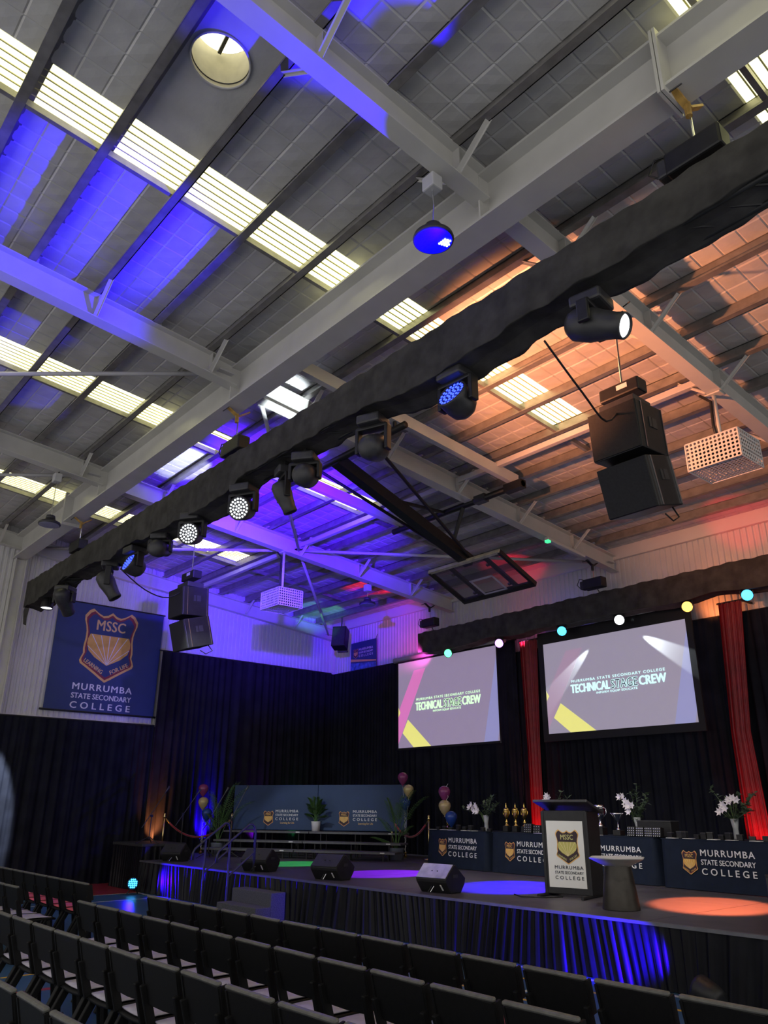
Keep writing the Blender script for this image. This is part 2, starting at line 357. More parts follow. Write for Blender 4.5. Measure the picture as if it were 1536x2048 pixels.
# ------------------------------------------------------------------ floor with painted court markings
def floor_material():
    m = bpy.data.materials.new('painted_court_floor'); m.use_nodes = True
    nt = m.node_tree; N = nt.nodes; L = nt.links; b = N['Principled BSDF']
    g = N.new('ShaderNodeNewGeometry'); sx = N.new('ShaderNodeSeparateXYZ'); L.new(g.outputs['Position'], sx.inputs[0])
    nz = N.new('ShaderNodeTexNoise'); nz.inputs['Scale'].default_value = 2.5
    L.new(g.outputs['Position'], nz.inputs['Vector'])
    mix0 = N.new('ShaderNodeMixRGB'); mix0.inputs[1].default_value = (0.035, 0.095, 0.20, 1); mix0.inputs[2].default_value = (0.05, 0.12, 0.24, 1)
    L.new(nz.outputs['Fac'], mix0.inputs[0]); cur = mix0.outputs[0]
    def band(sock, lo, hi):
        a = N.new('ShaderNodeMath'); a.operation = 'GREATER_THAN'; L.new(sock, a.inputs[0]); a.inputs[1].default_value = lo
        c = N.new('ShaderNodeMath'); c.operation = 'LESS_THAN'; L.new(sock, c.inputs[0]); c.inputs[1].default_value = hi
        k = N.new('ShaderNodeMath'); k.operation = 'MULTIPLY'; L.new(a.outputs[0], k.inputs[0]); L.new(c.outputs[0], k.inputs[1])
        return k.outputs[0]
    RD = (0.30, 0.030, 0.045, 1); WH = (0.62, 0.62, 0.62, 1); YE = (0.75, 0.45, 0.04, 1)
    rects = [(-30, -16.85, -9, 30, RD), (-16.85, -16.78, -9, 30, WH), (-15.7, -15.64, -9, 30, WH),
             (-16.8, 6, 7.68, 7.75, WH), (-10.3, -9.7, 6.1, 6.75, YE), (-9.2, -8.9, 6.0, 6.6, YE), (-9.65, -9.3, 6.8, 7.3, RD),
             (-8.5, -7.3, 5.9, 6.3, RD), (-8.5, -7.3, 5.8, 5.86, YE), (-8.4, -7.6, 6.9, 6.96, YE), (-7.7, -7.3, 6.6, 7.2, RD), (-7.3, -7.0, 6.8, 7.2, YE),
             (-6.6, 3, 7.2, 7.26, YE), (-5.75, -5.69, 5, 7.2, WH), (-6.9, -5.0, 6.45, 6.5, YE), (-10.2, -9.2, 2.0, 2.12, RD), (-8.2, -5.0, 1.55, 1.68, RD), (-8.8, -8.7, -2, 4.6, RD), (-7.1, -6.2, 2.02, 2.08, WH), (-12.6, -9.3, 5.2, 5.26, WH), (-9.6, -9.54, 3, 6, YE)]
    for x0, x1, y0, y1, c in rects:
        k = N.new('ShaderNodeMath'); k.operation = 'MULTIPLY'
        L.new(band(sx.outputs[0], x0, x1), k.inputs[0]); L.new(band(sx.outputs[1], y0, y1), k.inputs[1])
        mx = N.new('ShaderNodeMixRGB'); L.new(k.outputs[0], mx.inputs[0]); L.new(cur, mx.inputs[1]); mx.inputs[2].default_value = c; cur = mx.outputs[0]
    L.new(cur, b.inputs['Base Color']); b.inputs['Roughness'].default_value = 0.32
    return m
mb = MB(); mb.b2((-19.7, -4.5, -0.1), (6, 14.8, 0)); tag(mb.build('floor', floor_material()), 'glossy blue court floor with red, white and yellow markings', kind='structure')

# ------------------------------------------------------------------ roof
SL = 0.0978
def rz(y, off=0.0): return 6.93 + off + SL * (14.7 - y)
TILT = -math.atan(SL)
RAFT = [-19.46, -14.22, -9.17, -4.15, 0.90, 5.95]
PUR = [1.01 + 0.86 * k for k in range(-6, 16)]
STRIP = [-16.75, -11.80, -6.65, -1.58, 3.4]
SW = 0.34
ceiling = thing('ceiling', 'foil-lined sloping roof underside with purlins and skylight strips', None, kind='structure')
del ceiling['label']
_pm = {}
def panel_mesh(wd, dp):
    key = (round(wd, 3), round(dp, 3))
    if key in _pm: return _pm[key]
    nx = max(2, round(wd / 0.29)); ny = 3; rows = []
    rnd = random.Random(int(wd * 1000)); SEQ = ((0, .008), (.06, -.004), (.5, -.011), (.94, -.004))
    fx = [(i + a, z, i) for i in range(nx) for a, z in SEQ] + [(nx, .008, nx)]
    fy = [(j + a, z, j) for j in range(ny) for a, z in SEQ] + [(ny, .008, ny)]
    jit = {}
    for b_, zb_, jj in fy:
        row = []
        for a_, za_, ii in fx:
            k = jit.setdefault((ii, jj), rnd.uniform(.5, 1.5))
            z = max(za_, zb_); z = z * k if z < 0 else z
            y = dp * b_ / ny; row.append((wd * a_ / nx, y, z - SL * y))
        rows.append(row)
    mbp = MB(); mbp.grid(rows); o = mbp.build('insulation_panel', M_PANEL, ceiling)
    _pm[key] = o.data; COL.objects.unlink(o); bpy.data.objects.remove(o)
    return _pm[key]
ys = [-4.9] + PUR + [14.76]
VX, VY, VR = -5.10, 2.28, 0.285          # circular roof light
for i in range(5):
    for j in range(len(ys) - 1):
        y0, y1 = ys[j], ys[j + 1]
        if y1 - y0 < 0.05: continue
        sky = y1 < 9.7
        xl = -19.62 if i == 0 else RAFT[i]
        segs = [(xl, STRIP[i] - SW), (STRIP[i] + SW, RAFT[i + 1])] if sky else [(xl, RAFT[i + 1])]
        for a, b in segs:
            if a < VX < b and y0 < VY < y1:
                mbp = MB(); ring = []; outer = []
                angs = sorted([2 * math.pi * (k + .5) / 32 - math.pi for k in range(32)] + [math.atan2(q - VY, p - VX) for p in (a, b) for q in (y0, y1)]); n = len(angs)
                for t in angs:
                    cx_, cy_ = math.cos(t), math.sin(t)
                    ring.append((VX + VR * cx_, VY + VR * cy_)); q = []
                    if abs(cx_) > 1e-6: q.append(((b if cx_ > 0 else a) - VX) / cx_)
                    if abs(cy_) > 1e-6: q.append(((y1 if cy_ > 0 else y0) - VY) / cy_)
                    t2 = min(q); outer.append((VX + t2 * cx_, VY + t2 * cy_))
                vs = [(x, y, rz(y, .20)) for x, y in ring] + [(x, y, rz(y, .208)) for x, y in outer]
                fs = [(k, (k + 1) % n, n + (k + 1) % n, n + k) for k in range(n)]
                mbp.add(vs, fs); mbp.build('insulation_panel', M_PANEL, ceiling); continue
            o = bpy.data.objects.new('insulation_panel', panel_mesh(b - a, y1 - y0)); COL.objects.link(o)
            o.parent = ceiling; o.location = (a, y0, rz(y0, .20))
        if sky:
            x0, x1 = STRIP[i] - SW, STRIP[i] + SW
            mbp = MB(); mbp.grid([[(x0, y0, rz(y0, .215)), (x1, y0, rz(y0, .215))], [(x0, y1, rz(y1, .215)), (x1, y1, rz(y1, .215))]])
            so = mbp.build('skylight_sheet', M_SKY, ceiling)
            mbp = MB()
            for k in range(1, 7):
                xx = x0 + (x1 - x0) * k / 7
                mbp.bar((xx, y0, rz(y0, .20)), (xx, y1, rz(y1, .20)), 0.015, 0.012)
            mbp.build('rib', M_SKYRIB, so)
for y in PUR:
    mbp = MB(); z = rz(y)
    # a Z purlin: web, bottom flange with lip, top flange
    mbp.b2((RAFT[0], y - 0.006, z), (RAFT[-1], y + 0.006, z + 0.20))
    mbp.b2((RAFT[0], y - 0.09, z), (RAFT[-1], y + 0.006, z + 0.008)); mbp.b2((RAFT[0], y - 0.096, z), (RAFT[-1], y - 0.088, z + 0.028))
    mbp.b2((RAFT[0], y - 0.006, z + 0.190), (RAFT[-1], y + 0.09, z + 0.20))
    mbp.build('purlin', M_GALV, ceiling)
for i in range(4):                       # bridging bars beside the skylights
    xx = STRIP[i] - SW + 0.19
    for j in range(len(PUR) - 1):
        if PUR[j] < -2 or PUR[j] > 13: continue
        mbp = MB(); mbp.bar((xx, PUR[j], rz(PUR[j], .05)), (xx, PUR[j + 1], rz(PUR[j + 1], .05)), 0.055, 0.08)
        mbp.build('bridging_bar', M_GALV, ceiling)

mbp = MB(); mbp.grid([[(-19.7, -5, rz(-5, .95)), (6, -5, rz(-5, .95))], [(-19.7, 14.85, rz(14.85, .95)), (6, 14.85, rz(14.85, .95))]]); mbp.build('leak_cover', M_GALV, ceiling)  # unseen sheet added over the roof to stop world light leaking in

# circular roof light
t = thing('roof_light', 'round tubular roof light glowing in the grey ceiling panels', 'skylight', (VX, VY, rz(VY, .20)))
mb = MB(); n = 40; rows = []
for z in (-0.012, 0.10, 0.12, 0.46): rows.append([(VR * math.cos(2 * math.pi * k / n), VR * math.sin(2 * math.pi * k / n), z - SL * VR * math.sin(2 * math.pi * k / n)) for k in range(n + 1)])
mb.grid(rows); mb.build('shaft', mat('cream_shaft_lining', (0.62, 0.58, 0.40), 0.5, 0, 0.12, 6), t, smooth=True)
mb = MB(); mb.lathe([(VR + .01, .455), (VR + .02, .48), (VR * .7, .58), (0.01, .64)], 32); mb.build('dome', emis('lit_dome', (1, .97, .78), 1.3), t, smooth=True)
mb = MB(); pts = [(VR * math.cos(2 * math.pi * k / n), VR * math.sin(2 * math.pi * k / n), -0.014 - SL * VR * math.sin(2 * math.pi * k / n)) for k in range(n + 1)]; mb.tube(pts, 0.012, 6, False); mb.build('rim', M_WSTEEL, t, smooth=True)
mb = MB(); mb.tube([(p[0] * .99, p[1] * .99, p[2] + .06) for p in pts], 0.006, 6, False); mb.build('seam_ring', M_BMET2, t)
mb = MB(); mb.bar((0.02, 0.05, .40), (-VR * .85, VR * .3, .40), .035, .03); mb.bar((0.02, 0.05, .40), (VR * .85, VR * .1, .40), .035, .03); mb.bar((0.02, .05, .40), (.02, -VR * .9, .40), .03, .03); mb.build('dome_bracket', M_BMET2, t)

# rafters
def ibeam(mbs, p0, p1, depth, wid, tw=0.012, tf=0.016):
    p0 = Vector(p0); p1 = Vector(p1)
    for nm, off, w_, h_ in (('top_flange', -tf / 2, wid, tf), ('web', -depth / 2, tw, depth - tf * 2), ('bottom_flange', -depth + tf / 2, wid, tf)):
        q = Vector((0, 0, off)); mbs[nm] = MB().bar(p0 + q, p1 + q, w_, h_)
RAFLAB = {
 (1, 0): 'white roof rafter running to the girder above the blue-edged round lamp', (1, 1): 'white roof rafter carrying the left caged projector',
 (2, 0): 'white roof rafter washed blue at the left edge, short of the girder', (2, 1): 'white roof rafter above the backboard with the green lamp batten',
 (3, 0): 'white roof rafter with bright blue lower flange at top of picture', (3, 1): 'white roof rafter carrying the right caged projector and pole',
 (4, 0): 'white roof rafter beyond the top right corner, before the girder', (4, 1): 'white roof rafter off the right edge past the girder'}
RAFLAB[(1, 0)] = 'white roof rafter nearest the left wall, in front of the girder'
for i in range(1, 5):
    for seg, (ya, yb) in enumerate(((-4.4, 4.88), (5.08, 14.62))):
        x = RAFT[i]
        t = thing('rafter', RAFLAB[(i, seg)], 'beam', (x, 0, 0), group='roof rafters')
        d = {}; ibeam(d, (0, ya, rz(ya)), (0, yb, rz(yb)), 0.36, 0.20)
        for nm, b_ in d.items(): b_.build(nm, M_WSTEEL, t)
        for k, y in enumerate(PUR):
            if not (ya + .3 < y < yb - .1): continue
            mbp = MB(); mbp.b2((-.05, y - .05, rz(y) - .001), (.05, y + .05, rz(y) + .1)); mbp.build('purlin_cleat', M_WSTEEL, t)
            if k % 2 == 0:
                for s in (1, -1):
                    mbp = MB(); a = Vector((s * .09, y - .02, rz(y, -.33))); b = Vector((s * .52, y - .02, rz(y, .02)))
                    mbp.bar(a, b, 0.055, 0.006); mbp.bar(a + Vector((0, .027, 0)), b + Vector((0, .027, 0)), .006, .05)
                    mbp.build('fly_brace', M_WSTEEL, t)
                mbp = MB(); mbp.b2((-.095, y - .006, rz(y, -.345)), (.095, y + .006, rz(y, -.016))); mbp.build('web_stiffener', M_WSTEEL, t)
# end rafter on the left wall
t = thing('rafter', 'white end rafter along the top of the left wall', 'beam', (RAFT[0], 0, 0), group='roof rafters')
d = {}; ibeam(d, (0, -4.4, rz(-4.4)), (0, 14.62, rz(14.62)), 0.36, 0.18)
for nm, b_ in d.items(): b_.build(nm, M_WSTEEL, t)
for k, y in enumerate(PUR):
    if k % 2 == 0 and y > 1:
        mbp = MB(); mbp.bar((.09, y, rz(y, -.33)), (.50, y, rz(y, .02)), .055, .02); mbp.build('fly_brace', M_WSTEEL, t)

# the deep girder across the hall
t = thing('girder', 'deep white steel girder crossing the roof above the front truss', 'beam', (0, 4.98, 0))
GZ0, GZ1 = 7.28, 7.88
MB().b2((-19.45, -.16, GZ0), (6, .16, GZ0 + .03)).build('bottom_flange', M_WSTEEL, t)
MB().b2((-19.45, -.16, GZ1 - .03), (6, .16, GZ1)).build('top_flange', M_WSTEEL, t)
MB().b2((-19.45, -.008, GZ0 + .03), (6, .008, GZ1 - .03)).build('web', M_WSTEEL, t)
for xx in (-16.05, -2.1):
    MB().b2((xx - .03, -.19, GZ0 - .06), (xx - .004, .19, GZ1 + .06)).build('splice_plate', M_WSTEEL, t)
    MB().b2((xx + .004, -.19, GZ0 - .06), (xx + .03, .19, GZ1 + .06)).build('splice_plate', M_WSTEEL, t)
for xx in RAFT[1:5]:
    MB().b2((xx - .01, -.155, GZ0 + .03), (xx + .01, .155, GZ1 - .03)).build('stiffener', M_WSTEEL, t)
for xx, yy, zz, lb in ((-19.42, 5.0, 7.27, 'white steel column on the left wall under the girder end'),):
    t = thing('column', lb, 'column', (xx, yy, 0))
    MB().b2((-.12, -.13, 0), (.12, -.115, zz)).build('flange', M_WSTEEL, t); MB().b2((-.12, .115, 0), (.12, .13, zz)).build('flange', M_WSTEEL, t)
    MB().b2((-.01, -.115, 0), (.01, .115, zz)).build('web', M_WSTEEL, t)

# struts and bracing rods in the roof plane
YN = 9.6
for a, b, lb in ((RAFT[0], RAFT[1], 'white roof strut between the left wall and the node above the left projector'), (RAFT[1], RAFT[2], 'violet-lit roof strut running right from the node above the left projector'), (RAFT[2], RAFT[3], 'orange-lit roof strut between the right speakers and right projector')):
    t = thing('roof_strut', lb, 'beam', (0, YN, rz(YN, -.10)), group='roof struts')
    MB().b2((a + .12, -.05, -.05), (b - .12, .05, .05)).build('tube', M_GREYROD, t, bevel=.008)
    for e, s in ((a, 1), (b, -1)): MB().b2((e + s * .02, -.006, -.08), (e + s * .2, .006, .08)).build('end_plate', M_GREYROD, t)
for (x0, y0), (x1, y1), lb in (((RAFT[1], YN), (RAFT[2], 14.4), 'thin roof brace from the projector node past the backboard'), ((RAFT[1], YN), (RAFT[2], 5.3), 'thin roof brace rising from the projector node to the girder'),
        ((RAFT[1], YN), (RAFT[0], 14.4), 'thin roof brace dropping to the corner speaker'), ((RAFT[1], YN), (RAFT[0], 5.3), 'thin roof brace from the projector node to the left wall'), ((RAFT[2], 4.7), (RAFT[1], 0.1), 'thin roof brace left of the girder crossing the skylights'), ((RAFT[1], 4.7), (RAFT[0], 0.1), 'thin roof brace low at the far left before the girder')):
    t = thing('roof_brace', lb, 'brace', (0, 0, 0), group='roof bracing rods')
    MB().tube([(x0, y0, rz(y0, -.2)), (x1, y1, rz(y1, -.2))], .035, 8).build('rod', M_GREYROD, t, smooth=True)
    for x_, y_ in ((x0, y0), (x1, y1)): MB().b2((x_ - .1, y_ - .12, rz(y_, -.21)), (x_ + .1, y_ + .12, rz(y_, -.19))).build('gusset_plate', M_GREYROD, t)

# ------------------------------------------------------------------ walls
def corrugated(name, p0, p1, n, z0, ztop, pitch, depth, m):
    p0 = Vector(p0); p1 = Vector(p1); d = (p1 - p0); L = d.length; d.normalize(); nn = Vector(n)
    lo, hi = [], []; s = 0.0
    while s < L:
        for f, o in ((0, 0), (.30, 0), (.42, depth), (.88, depth)):
            q = min(s + f * pitch, L); p = p0 + d * q + nn * o
            lo.append((p.x, p.y, z0)); hi.append((p.x, p.y, ztop(p.y)))
        s += pitch
    mbw = MB(); mbw.grid([lo, hi]); return tag(mbw.build(name, m), kind='structure')
corrugated('wall_left', (-19.56, -4.5), (-19.56, 14.70), (1, 0), 0, lambda y: rz(y, .26), 0.125, 0.028, M_WALL)['label'] = 'white corrugated gable wall'
corrugated('wall_back', (-19.58, 14.72), (6.0, 14.72), (0, -1), 0, lambda y: rz(y, .26), 0.125, 0.028, M_WALL)['label'] = 'white corrugated wall behind the stage'
tag(MB().b2((-19.56, 14.60, 5.3), (-19.46, 14.70, rz(14.7))).build('trim_1', M_WALLTRIM), 'white corner flashing', kind='structure')
tag(MB().b2((-19.5, 14.60, 6.86), (6, 14.69, 7.16)).build('trim_2', M_WALLTRIM), 'white eave flashing', kind='structure')
tag(MB().b2((-19.53, 4.2, 3.55), (-19.47, 8.98, 3.66)).build('trim_3', M_WALLTRIM), 'white wall ledge', kind='structure')

# ------------------------------------------------------------------ curtains
cu = thing('stage_curtain', 'tall black curtain along the left wall beside the stage', 'curtain', (0, 0, 0))
cloth('drape', (-19.22, 8.82), (-19.22, 14.56), 0.0, 5.50, .055, .21, M_BLACK, cu, 8, 3)
MB().tube([(-19.25, 8.75, 5.52), (-19.25, 14.4, 5.52)], .02, 8).build('curtain_track', M_BMET, cu)
cu = thing('side_curtain', 'low black curtain below the wall banner at far left', 'curtain', (0, 0, 0))
cloth('drape', (-19.28, -3.5), (-19.28, 8.86), 0.0, 3.58, .05, .22, M_SATIN, cu, 8, 4)
MB().tube([(-19.3, -3.5, 3.6), (-19.3, 8.85, 3.6)], .02, 8).build('curtain_track', M_BMET, cu)
cu = thing('backdrop_curtain', 'wide black curtain hanging behind the screens and tables', 'curtain', (0, 0, 0))
cloth('drape', (-19.36, 14.42), (-11.95, 14.42), 0.0, 5.46, .055, .24, M_SATIN, cu, 8, 5)
cloth('drape', (-12.0, 14.46), (2.5, 14.46), 0.0, 5.16, .055, .24, M_SATIN, cu, 8, 6)
MB().tube([(-12, 14.5, 5.17), (2.5, 14.5, 5.17)], .02, 8).build('curtain_track', M_BMET, cu)
MB().tube([(-19.2, 14.46, 5.48), (-11.95, 14.46, 5.48)], .02, 8).build('curtain_track', M_BMET, cu)
for lb, pts in (('red drape hanging between the two screens', [(-11.68, -11.18), (-11.62, -11.28), (-11.62, -11.32)]), ('red drape at the right edge beside the big screen', [(-6.78, -6.34), (-6.90, -6.55), (-6.90, -6.45)])):
    cu = thing('red_drape', lb, 'curtain', (0, 0, 0), group='red drapes')
    rnd = random.Random(9); fl = folds(1.0, .17, rnd, .02); rows = []
    for i in range(13):
        t_ = i / 12; z = 5.35 + (0.62 - 5.35) * t_
        if t_ < .5: q = t_ * 2; a = [pts[0][k] + (pts[1][k] - pts[0][k]) * q for k in (0, 1)]
        else: q = t_ * 2 - 1; a = [pts[1][k] + (pts[2][k] - pts[1][k]) * q for k in (0, 1)]
        rows.append([(a[0] + (a[1] - a[0]) * s, 14.28 - o * .035, z) for s, o in fl])
    mbp = MB(); mbp.grid(rows); mbp.build('drape', M_RED, cu, smooth=True)
    MB().tube([(pts[0][0] - .05, 14.3, 5.36), (pts[0][1] + .05, 14.3, 5.36)], .018, 8).build('rail', M_BMET, cu)
    for e in (0, 1): MB().b2((pts[0][e] - .02, 14.29, 5.34), (pts[0][e] + .02, 14.70, 5.38)).build('wall_bracket', M_BMET, cu)
    xm = (pts[2][0] + pts[2][1]) / 2
    light_spot('red_drape_uplight', (xm + .1, 13.95, 0.75), (xm, 14.3, 2.0), RED, 70, 60, 0.8)

# ------------------------------------------------------------------ stage
st = thing('stage', 'long black stage platform with skirted front', 'stage', (0, 0, 0))
SX0, SX1, SY0, SY1 = -17.0, 1.0, 7.85, 14.2
nx, ny = 9, 6; dx = (SX1 - SX0) / nx; dy = (SY1 - SY0) / ny
for i in range(-1, nx):
    for j in range(ny):
        if i < 0 and j == 0: continue
        MB().b2((SX0 + i * dx + .004, SY0 + j * dy + .004, .53), (SX0 + (i + 1) * dx - .004, SY0 + (j + 1) * dy - .004, .60)).build('deck_panel', M_DECK, st)
for j in range(1, ny): MB().b2((SX0, SY0 + j * dy - .004, .53), (SX1, SY0 + j * dy + .004, .5995)).build('deck_joint', M_DECKEDGE, st)
MB().b2((SX0 - .01, SY0 - .055, .572), (SX1, SY0 + .003, .603)).build('front_trim', M_DECKEDGE, st)
cloth('skirt', (SX0, SY0 - .02), (SX1, SY0 - .02), 0.005, .575, .045, .17, M_SKIRT, st, 6, 11, .02, .45, 0.0, .10)
t = thing('side_platform', 'black skirted platform beside the left end of the stage', 'platform', (-17.82, 8.35, 0))
MB().b2((-.78, -.52, .86), (.78, .52, .92)).build('top', M_BMET2, t, bevel=.01)
for a, b in (((-.76, -.5), (.76, -.5)), ((.76, -.5), (.76, .5)), ((-.76, .5), (-.76, -.5))): cloth('skirt', a, b, .005, .87, .02, .16, M_SKIRT, t, 4, 13, .02, .4)
# ------------------------------------------------------------------ trusses wrapped in black cloth
def wrapped_truss(t, x0, x1, ya, yb, ztop, zbot, seed, wavy):
    rnd = random.Random(seed); n = int((x1 - x0) / .06); rows = [[] for _ in range(15)]
    w1, w2, w3 = rnd.random() * 6, rnd.random() * 6, rnd.random() * 6
    big = [rnd.random() for _ in range(400)]
    def sm(k):
        u = k - int(k); u = u * u * (3 - 2 * u); return big[int(k) % 400] + (big[(int(k) + 1) % 400] - big[int(k) % 400]) * u
    for i in range(n + 1):
        x = x0 + (x1 - x0) * i / n
        f = .010 * math.sin(x * 9 + w1) + .006 * math.sin(x * 23 + w2)
        sag = (sm((x - x0) / .8) - .5) * 2 * wavy + (sm((x - x0) / .23 + 50) - .5) * wavy * .35
        zf = zbot + sag * .8; zb_ = zbot - .02 + sag
        zt = ztop + .010 * math.sin(x * 7 + w3) + .008 * math.sin(x * 21)
        zm = (zf + zb_) / 2 + .03
        P = [((ya + yb) / 2, zm), (ya + .03, zf + .01), (ya + f * 1.4 + .004, zf), (ya + f * 1.4, zf + .012), (ya + f, zf + (zt - zf) * .5), (ya + f * .3, zt - .02), (ya + .015, zt), ((ya + yb) / 2, zt + .004), (yb - .015, zt), (yb + f * .3, zt - .02), (yb + f, zb_ + (zt - zb_) * .5), (yb + f * 1.4, zb_ + .012), (yb + f * 1.4 - .004, zb_), (yb - .03, zb_ + .01), ((ya + yb) / 2, zm)]
        for r_, p in zip(rows, P): r_.append((x, p[0], p[1]))
    mb = MB(); mb.grid(rows); mb.build('cloth_wrap', M_DRAPE, t, smooth=True)
    zl = zbot + .10; zh = ztop - .06
    for y in (ya + .06, yb - .06):
        for z in (zl, zh): MB().tube([(x0, y, z), (x1, y, z)], .026, 8).build('chord', M_BMET, t, smooth=True)
    mb = MB(); k = 0; x = x0
    while x < x1 - .3:
        za, zb2 = (zl, zh) if k % 2 == 0 else (zh, zl)
        for y in (ya + .06, yb - .06): mb.tube([(x, y, za), (x + .3, y, zb2)], .012, 5)
        mb.tube([(x, ya + .06, zl), (x + .3, yb - .06, zl)], .012, 5)
        x += .3; k += 1
    mb.build('lacing', M_BMET, t)
tr = thing('front_truss', 'long truss wrapped in black cloth under the girder, carrying moving heads', 'truss', (0, 0, 0))
wrapped_truss(tr, -18.15, 3.2, 4.90, 5.30, 6.42, 5.90, 4, .13)
mb = MB(); mb.grid([[(-18.35, 5.0, 6.0), (-18.2, 5.02, 6.06), (-18.0, 5.0, 6.02)], [(-18.42, 5.0, 5.8), (-18.25, 5.04, 5.78), (-18.0, 5.0, 5.82)], [(-18.36, 5.02, 5.5), (-18.26, 5.06, 5.46), (-18.16, 5.02, 5.58)]]); mb.build('cloth_tail', M_DRAPE, tr, smooth=True)
tr = thing('back_truss', 'truss wrapped in black cloth above the screens, carrying coloured pars', 'truss', (0, 0, 0))
wrapped_truss(tr, -14.55, 2.0, 13.66, 13.96, 5.92, 5.40, 8, .06)

def chain_hoist(lb, x, y, ztop, ztr, clamp=True, gold=True):
    t = thing('chain_hoist', lb, 'hoist', (x, y, 0), group='chain hoists')
    zb = ztr + .12
    MB().box((0, 0, zb + .13), (.48, .20, .22)).build('motor_body', M_BMET, t, bevel=.02)
    MB().box((-.27, 0, zb + .13), (.10, .17, .18)).build('end_cover', M_BMET2, t, bevel=.02)
    MB().tube([(0, 0, zb + .24), (0, 0, ztop - .16)], .011, 6).build('chain', M_CHROME, t)
    MB().tube([(.05, 0, zb + .02), (.10, .02, zb - .10), (.02, .02, zb - .16), (-.06, .02, zb - .08)], .012, 6).build('hook', M_BMET2, t)
    for s in (-1, 1): MB().tube([(0, 0, zb - .1), (s * .16, s * .1, zb - .26)], .014, 6).build('sling', M_BMET, t)
    mbp = MB(); mbp.tube([(-.30, -.06, zb + .05), (-.40, -.06, zb + .16), (-.33, -.06, zb + .28), (-.22, -.06, zb + .24)], .009, 6); mbp.build('cable_loop', M_BMET, t, smooth=True)
    if clamp:
        cm = M_YCLAMP if gold else M_BMET
        c = MB().tube([(0, -.02, ztop - .20), (0, -.02, ztop - .06)], .03, 8).build('clamp_shackle', cm, t)
        for s in (-1, 1): MB().bar((0, 0, ztop - .10), (s * .03, s * .17, ztop + .02), .06, .022).build('clamp_jaw', cm, t)
        MB().tube([(-.12, -.2, ztop - .02), (.06, -.2, ztop - .02)], .008, 6).build('clamp_screw', M_BMET2, t)
    return t
chain_hoist('chain hoist with yellow clamp at the top right, above the truss', -2.02, 5.08, 7.27, 6.42)
chain_hoist('chain hoist with yellow clamp in the middle of the front truss', -9.32, 5.08, 7.27, 6.42)
chain_hoist('chain hoist near the left end of the front truss', -15.6, 5.08, 7.27, 6.42)
chain_hoist('small hoist hanging the back truss above the big screen', -9.17, 13.8, rz(13.8, -.36), 5.92, gold=False)
chain_hoist('small hoist hanging the left end of the back truss', -14.22, 13.8, rz(13.8, -.36), 5.92, gold=False)

# ------------------------------------------------------------------ moving heads
def aim_matrix(d):
    return Vector(d).to_track_quat('Z', 'Y').to_matrix().to_4x4()
def moving_head(lb, x, y, ztop, zhead, aim, kind='wash', lit=None, s=1.0, grp='moving heads on the front truss'):
    t = thing('moving_head', lb, 'stage light', (x, y, ztop), group=grp)
    drop = ztop - zhead; a = Vector(aim).normalized(); pan = math.atan2(a.y, a.x)
    MB().box((0, 0, -.03), (.06, .05, .16)).build('clamp', M_BMET, t)
    MB().box((0, 0, -.13), (.30 * s, .30 * s, .12), rz=pan).build('base', M_BMET2, t, bevel=.025)
    mbp = MB(); side = Vector((-math.sin(pan), math.cos(pan), 0))
    mbp.box((0, 0, -.205), (.12 * s, .40 * s, .05), rz=pan)
    mbp.build('yoke', M_BMET, t, bevel=.015)
    for sg in (-1, 1):
        q = side * sg * .19 * s
        MB().bar((q.x, q.y, -.19), (q.x, q.y, -drop - .06), .11 * s, .045 * s, up=tuple(side)).build('yoke_arm', M_BMET, t, bevel=.012)
    Mx = Matrix.Translation((0, 0, -drop)) @ aim_matrix(a)
    if kind == 'wash': prof = [(.02, -.17), (.09, -.165), (.135, -.12), (.155, -.04), (.16, .06), (.165, .10), (.155, .115), (.150, .09)]
    else: prof = [(.03, -.24), (.11, -.23), (.15, -.17), (.155, -.02), (.135, .08), (.115, .22), (.118, .30), (.105, .315), (.10, .28)]
    prof = [(r_ * s, z * s) for r_, z in prof]
    h = MB().lathe(prof, 24, Mx).build('head', M_BMET2, t, smooth=True)
    fz = (.10 if kind == 'wash' else .29) * s; fr = (.148 if kind == 'wash' else .098) * s
    if lit is None:
        MB().lathe([(fr, fz - .012), (fr, fz), (.001, fz)], 24, Mx).build('lens', mat('dark_lens', (.02, .02, .03), .12, 0, .2, 8), h)
    elif kind == 'wash':
        MB().lathe([(fr, fz - .014), (fr, fz - .004), (.001, fz - .004)], 24, Mx).build('lens', mat('dark_lens', (.02, .02, .03), .12, 0, .2, 8), h)
        mbp = MB()
        for k in range(37):
            ring = 0 if k == 0 else 1 if k < 7 else 2 if k < 19 else 3
            c = [1, 6, 12, 18][ring]; idx = k - [0, 1, 7, 19][ring]; ang = 2 * math.pi * idx / c + ring * .3; rr_ = ring * .042 * s
            px, py = rr_ * math.cos(ang), rr_ * math.sin(ang)
            mbp.lathe([(.014 * s, fz), (.013 * s, fz + .006), (.004 * s, fz + .008)], 8, Mx @ Matrix.Translation((px, py, 0)))
        mbp.build('led_or_glint_dots', lit, h)
    else:
        MB().lathe([(fr, fz - .012), (fr, fz), (fr * .6, fz + .015), (.001, fz + .02)], 24, Mx).build('lens', lit, h, smooth=True)
    return t
ZT = 5.97
moving_head('black moving head with lit white lens at right of the truss', -3.15, 5.1, ZT, 5.62, (.80, .12, -.38), 'spot', E_WHITE, 1.0)
moving_head('moving head facing up with blue leds, below the middle skylights', -4.8, 5.1, ZT, 5.56, (.05, -.80, .38), 'wash', E_BLUE, 1.08)
moving_head('dark moving head beside the backboard boom pivot', -6.15, 5.1, ZT, 5.52, (-.3, .8, .35), 'wash', None)
moving_head('dark moving head with pale top, right of centre of the truss', -7.5, 5.1, ZT, 5.62, (-.5, .7, .3), 'wash', None)
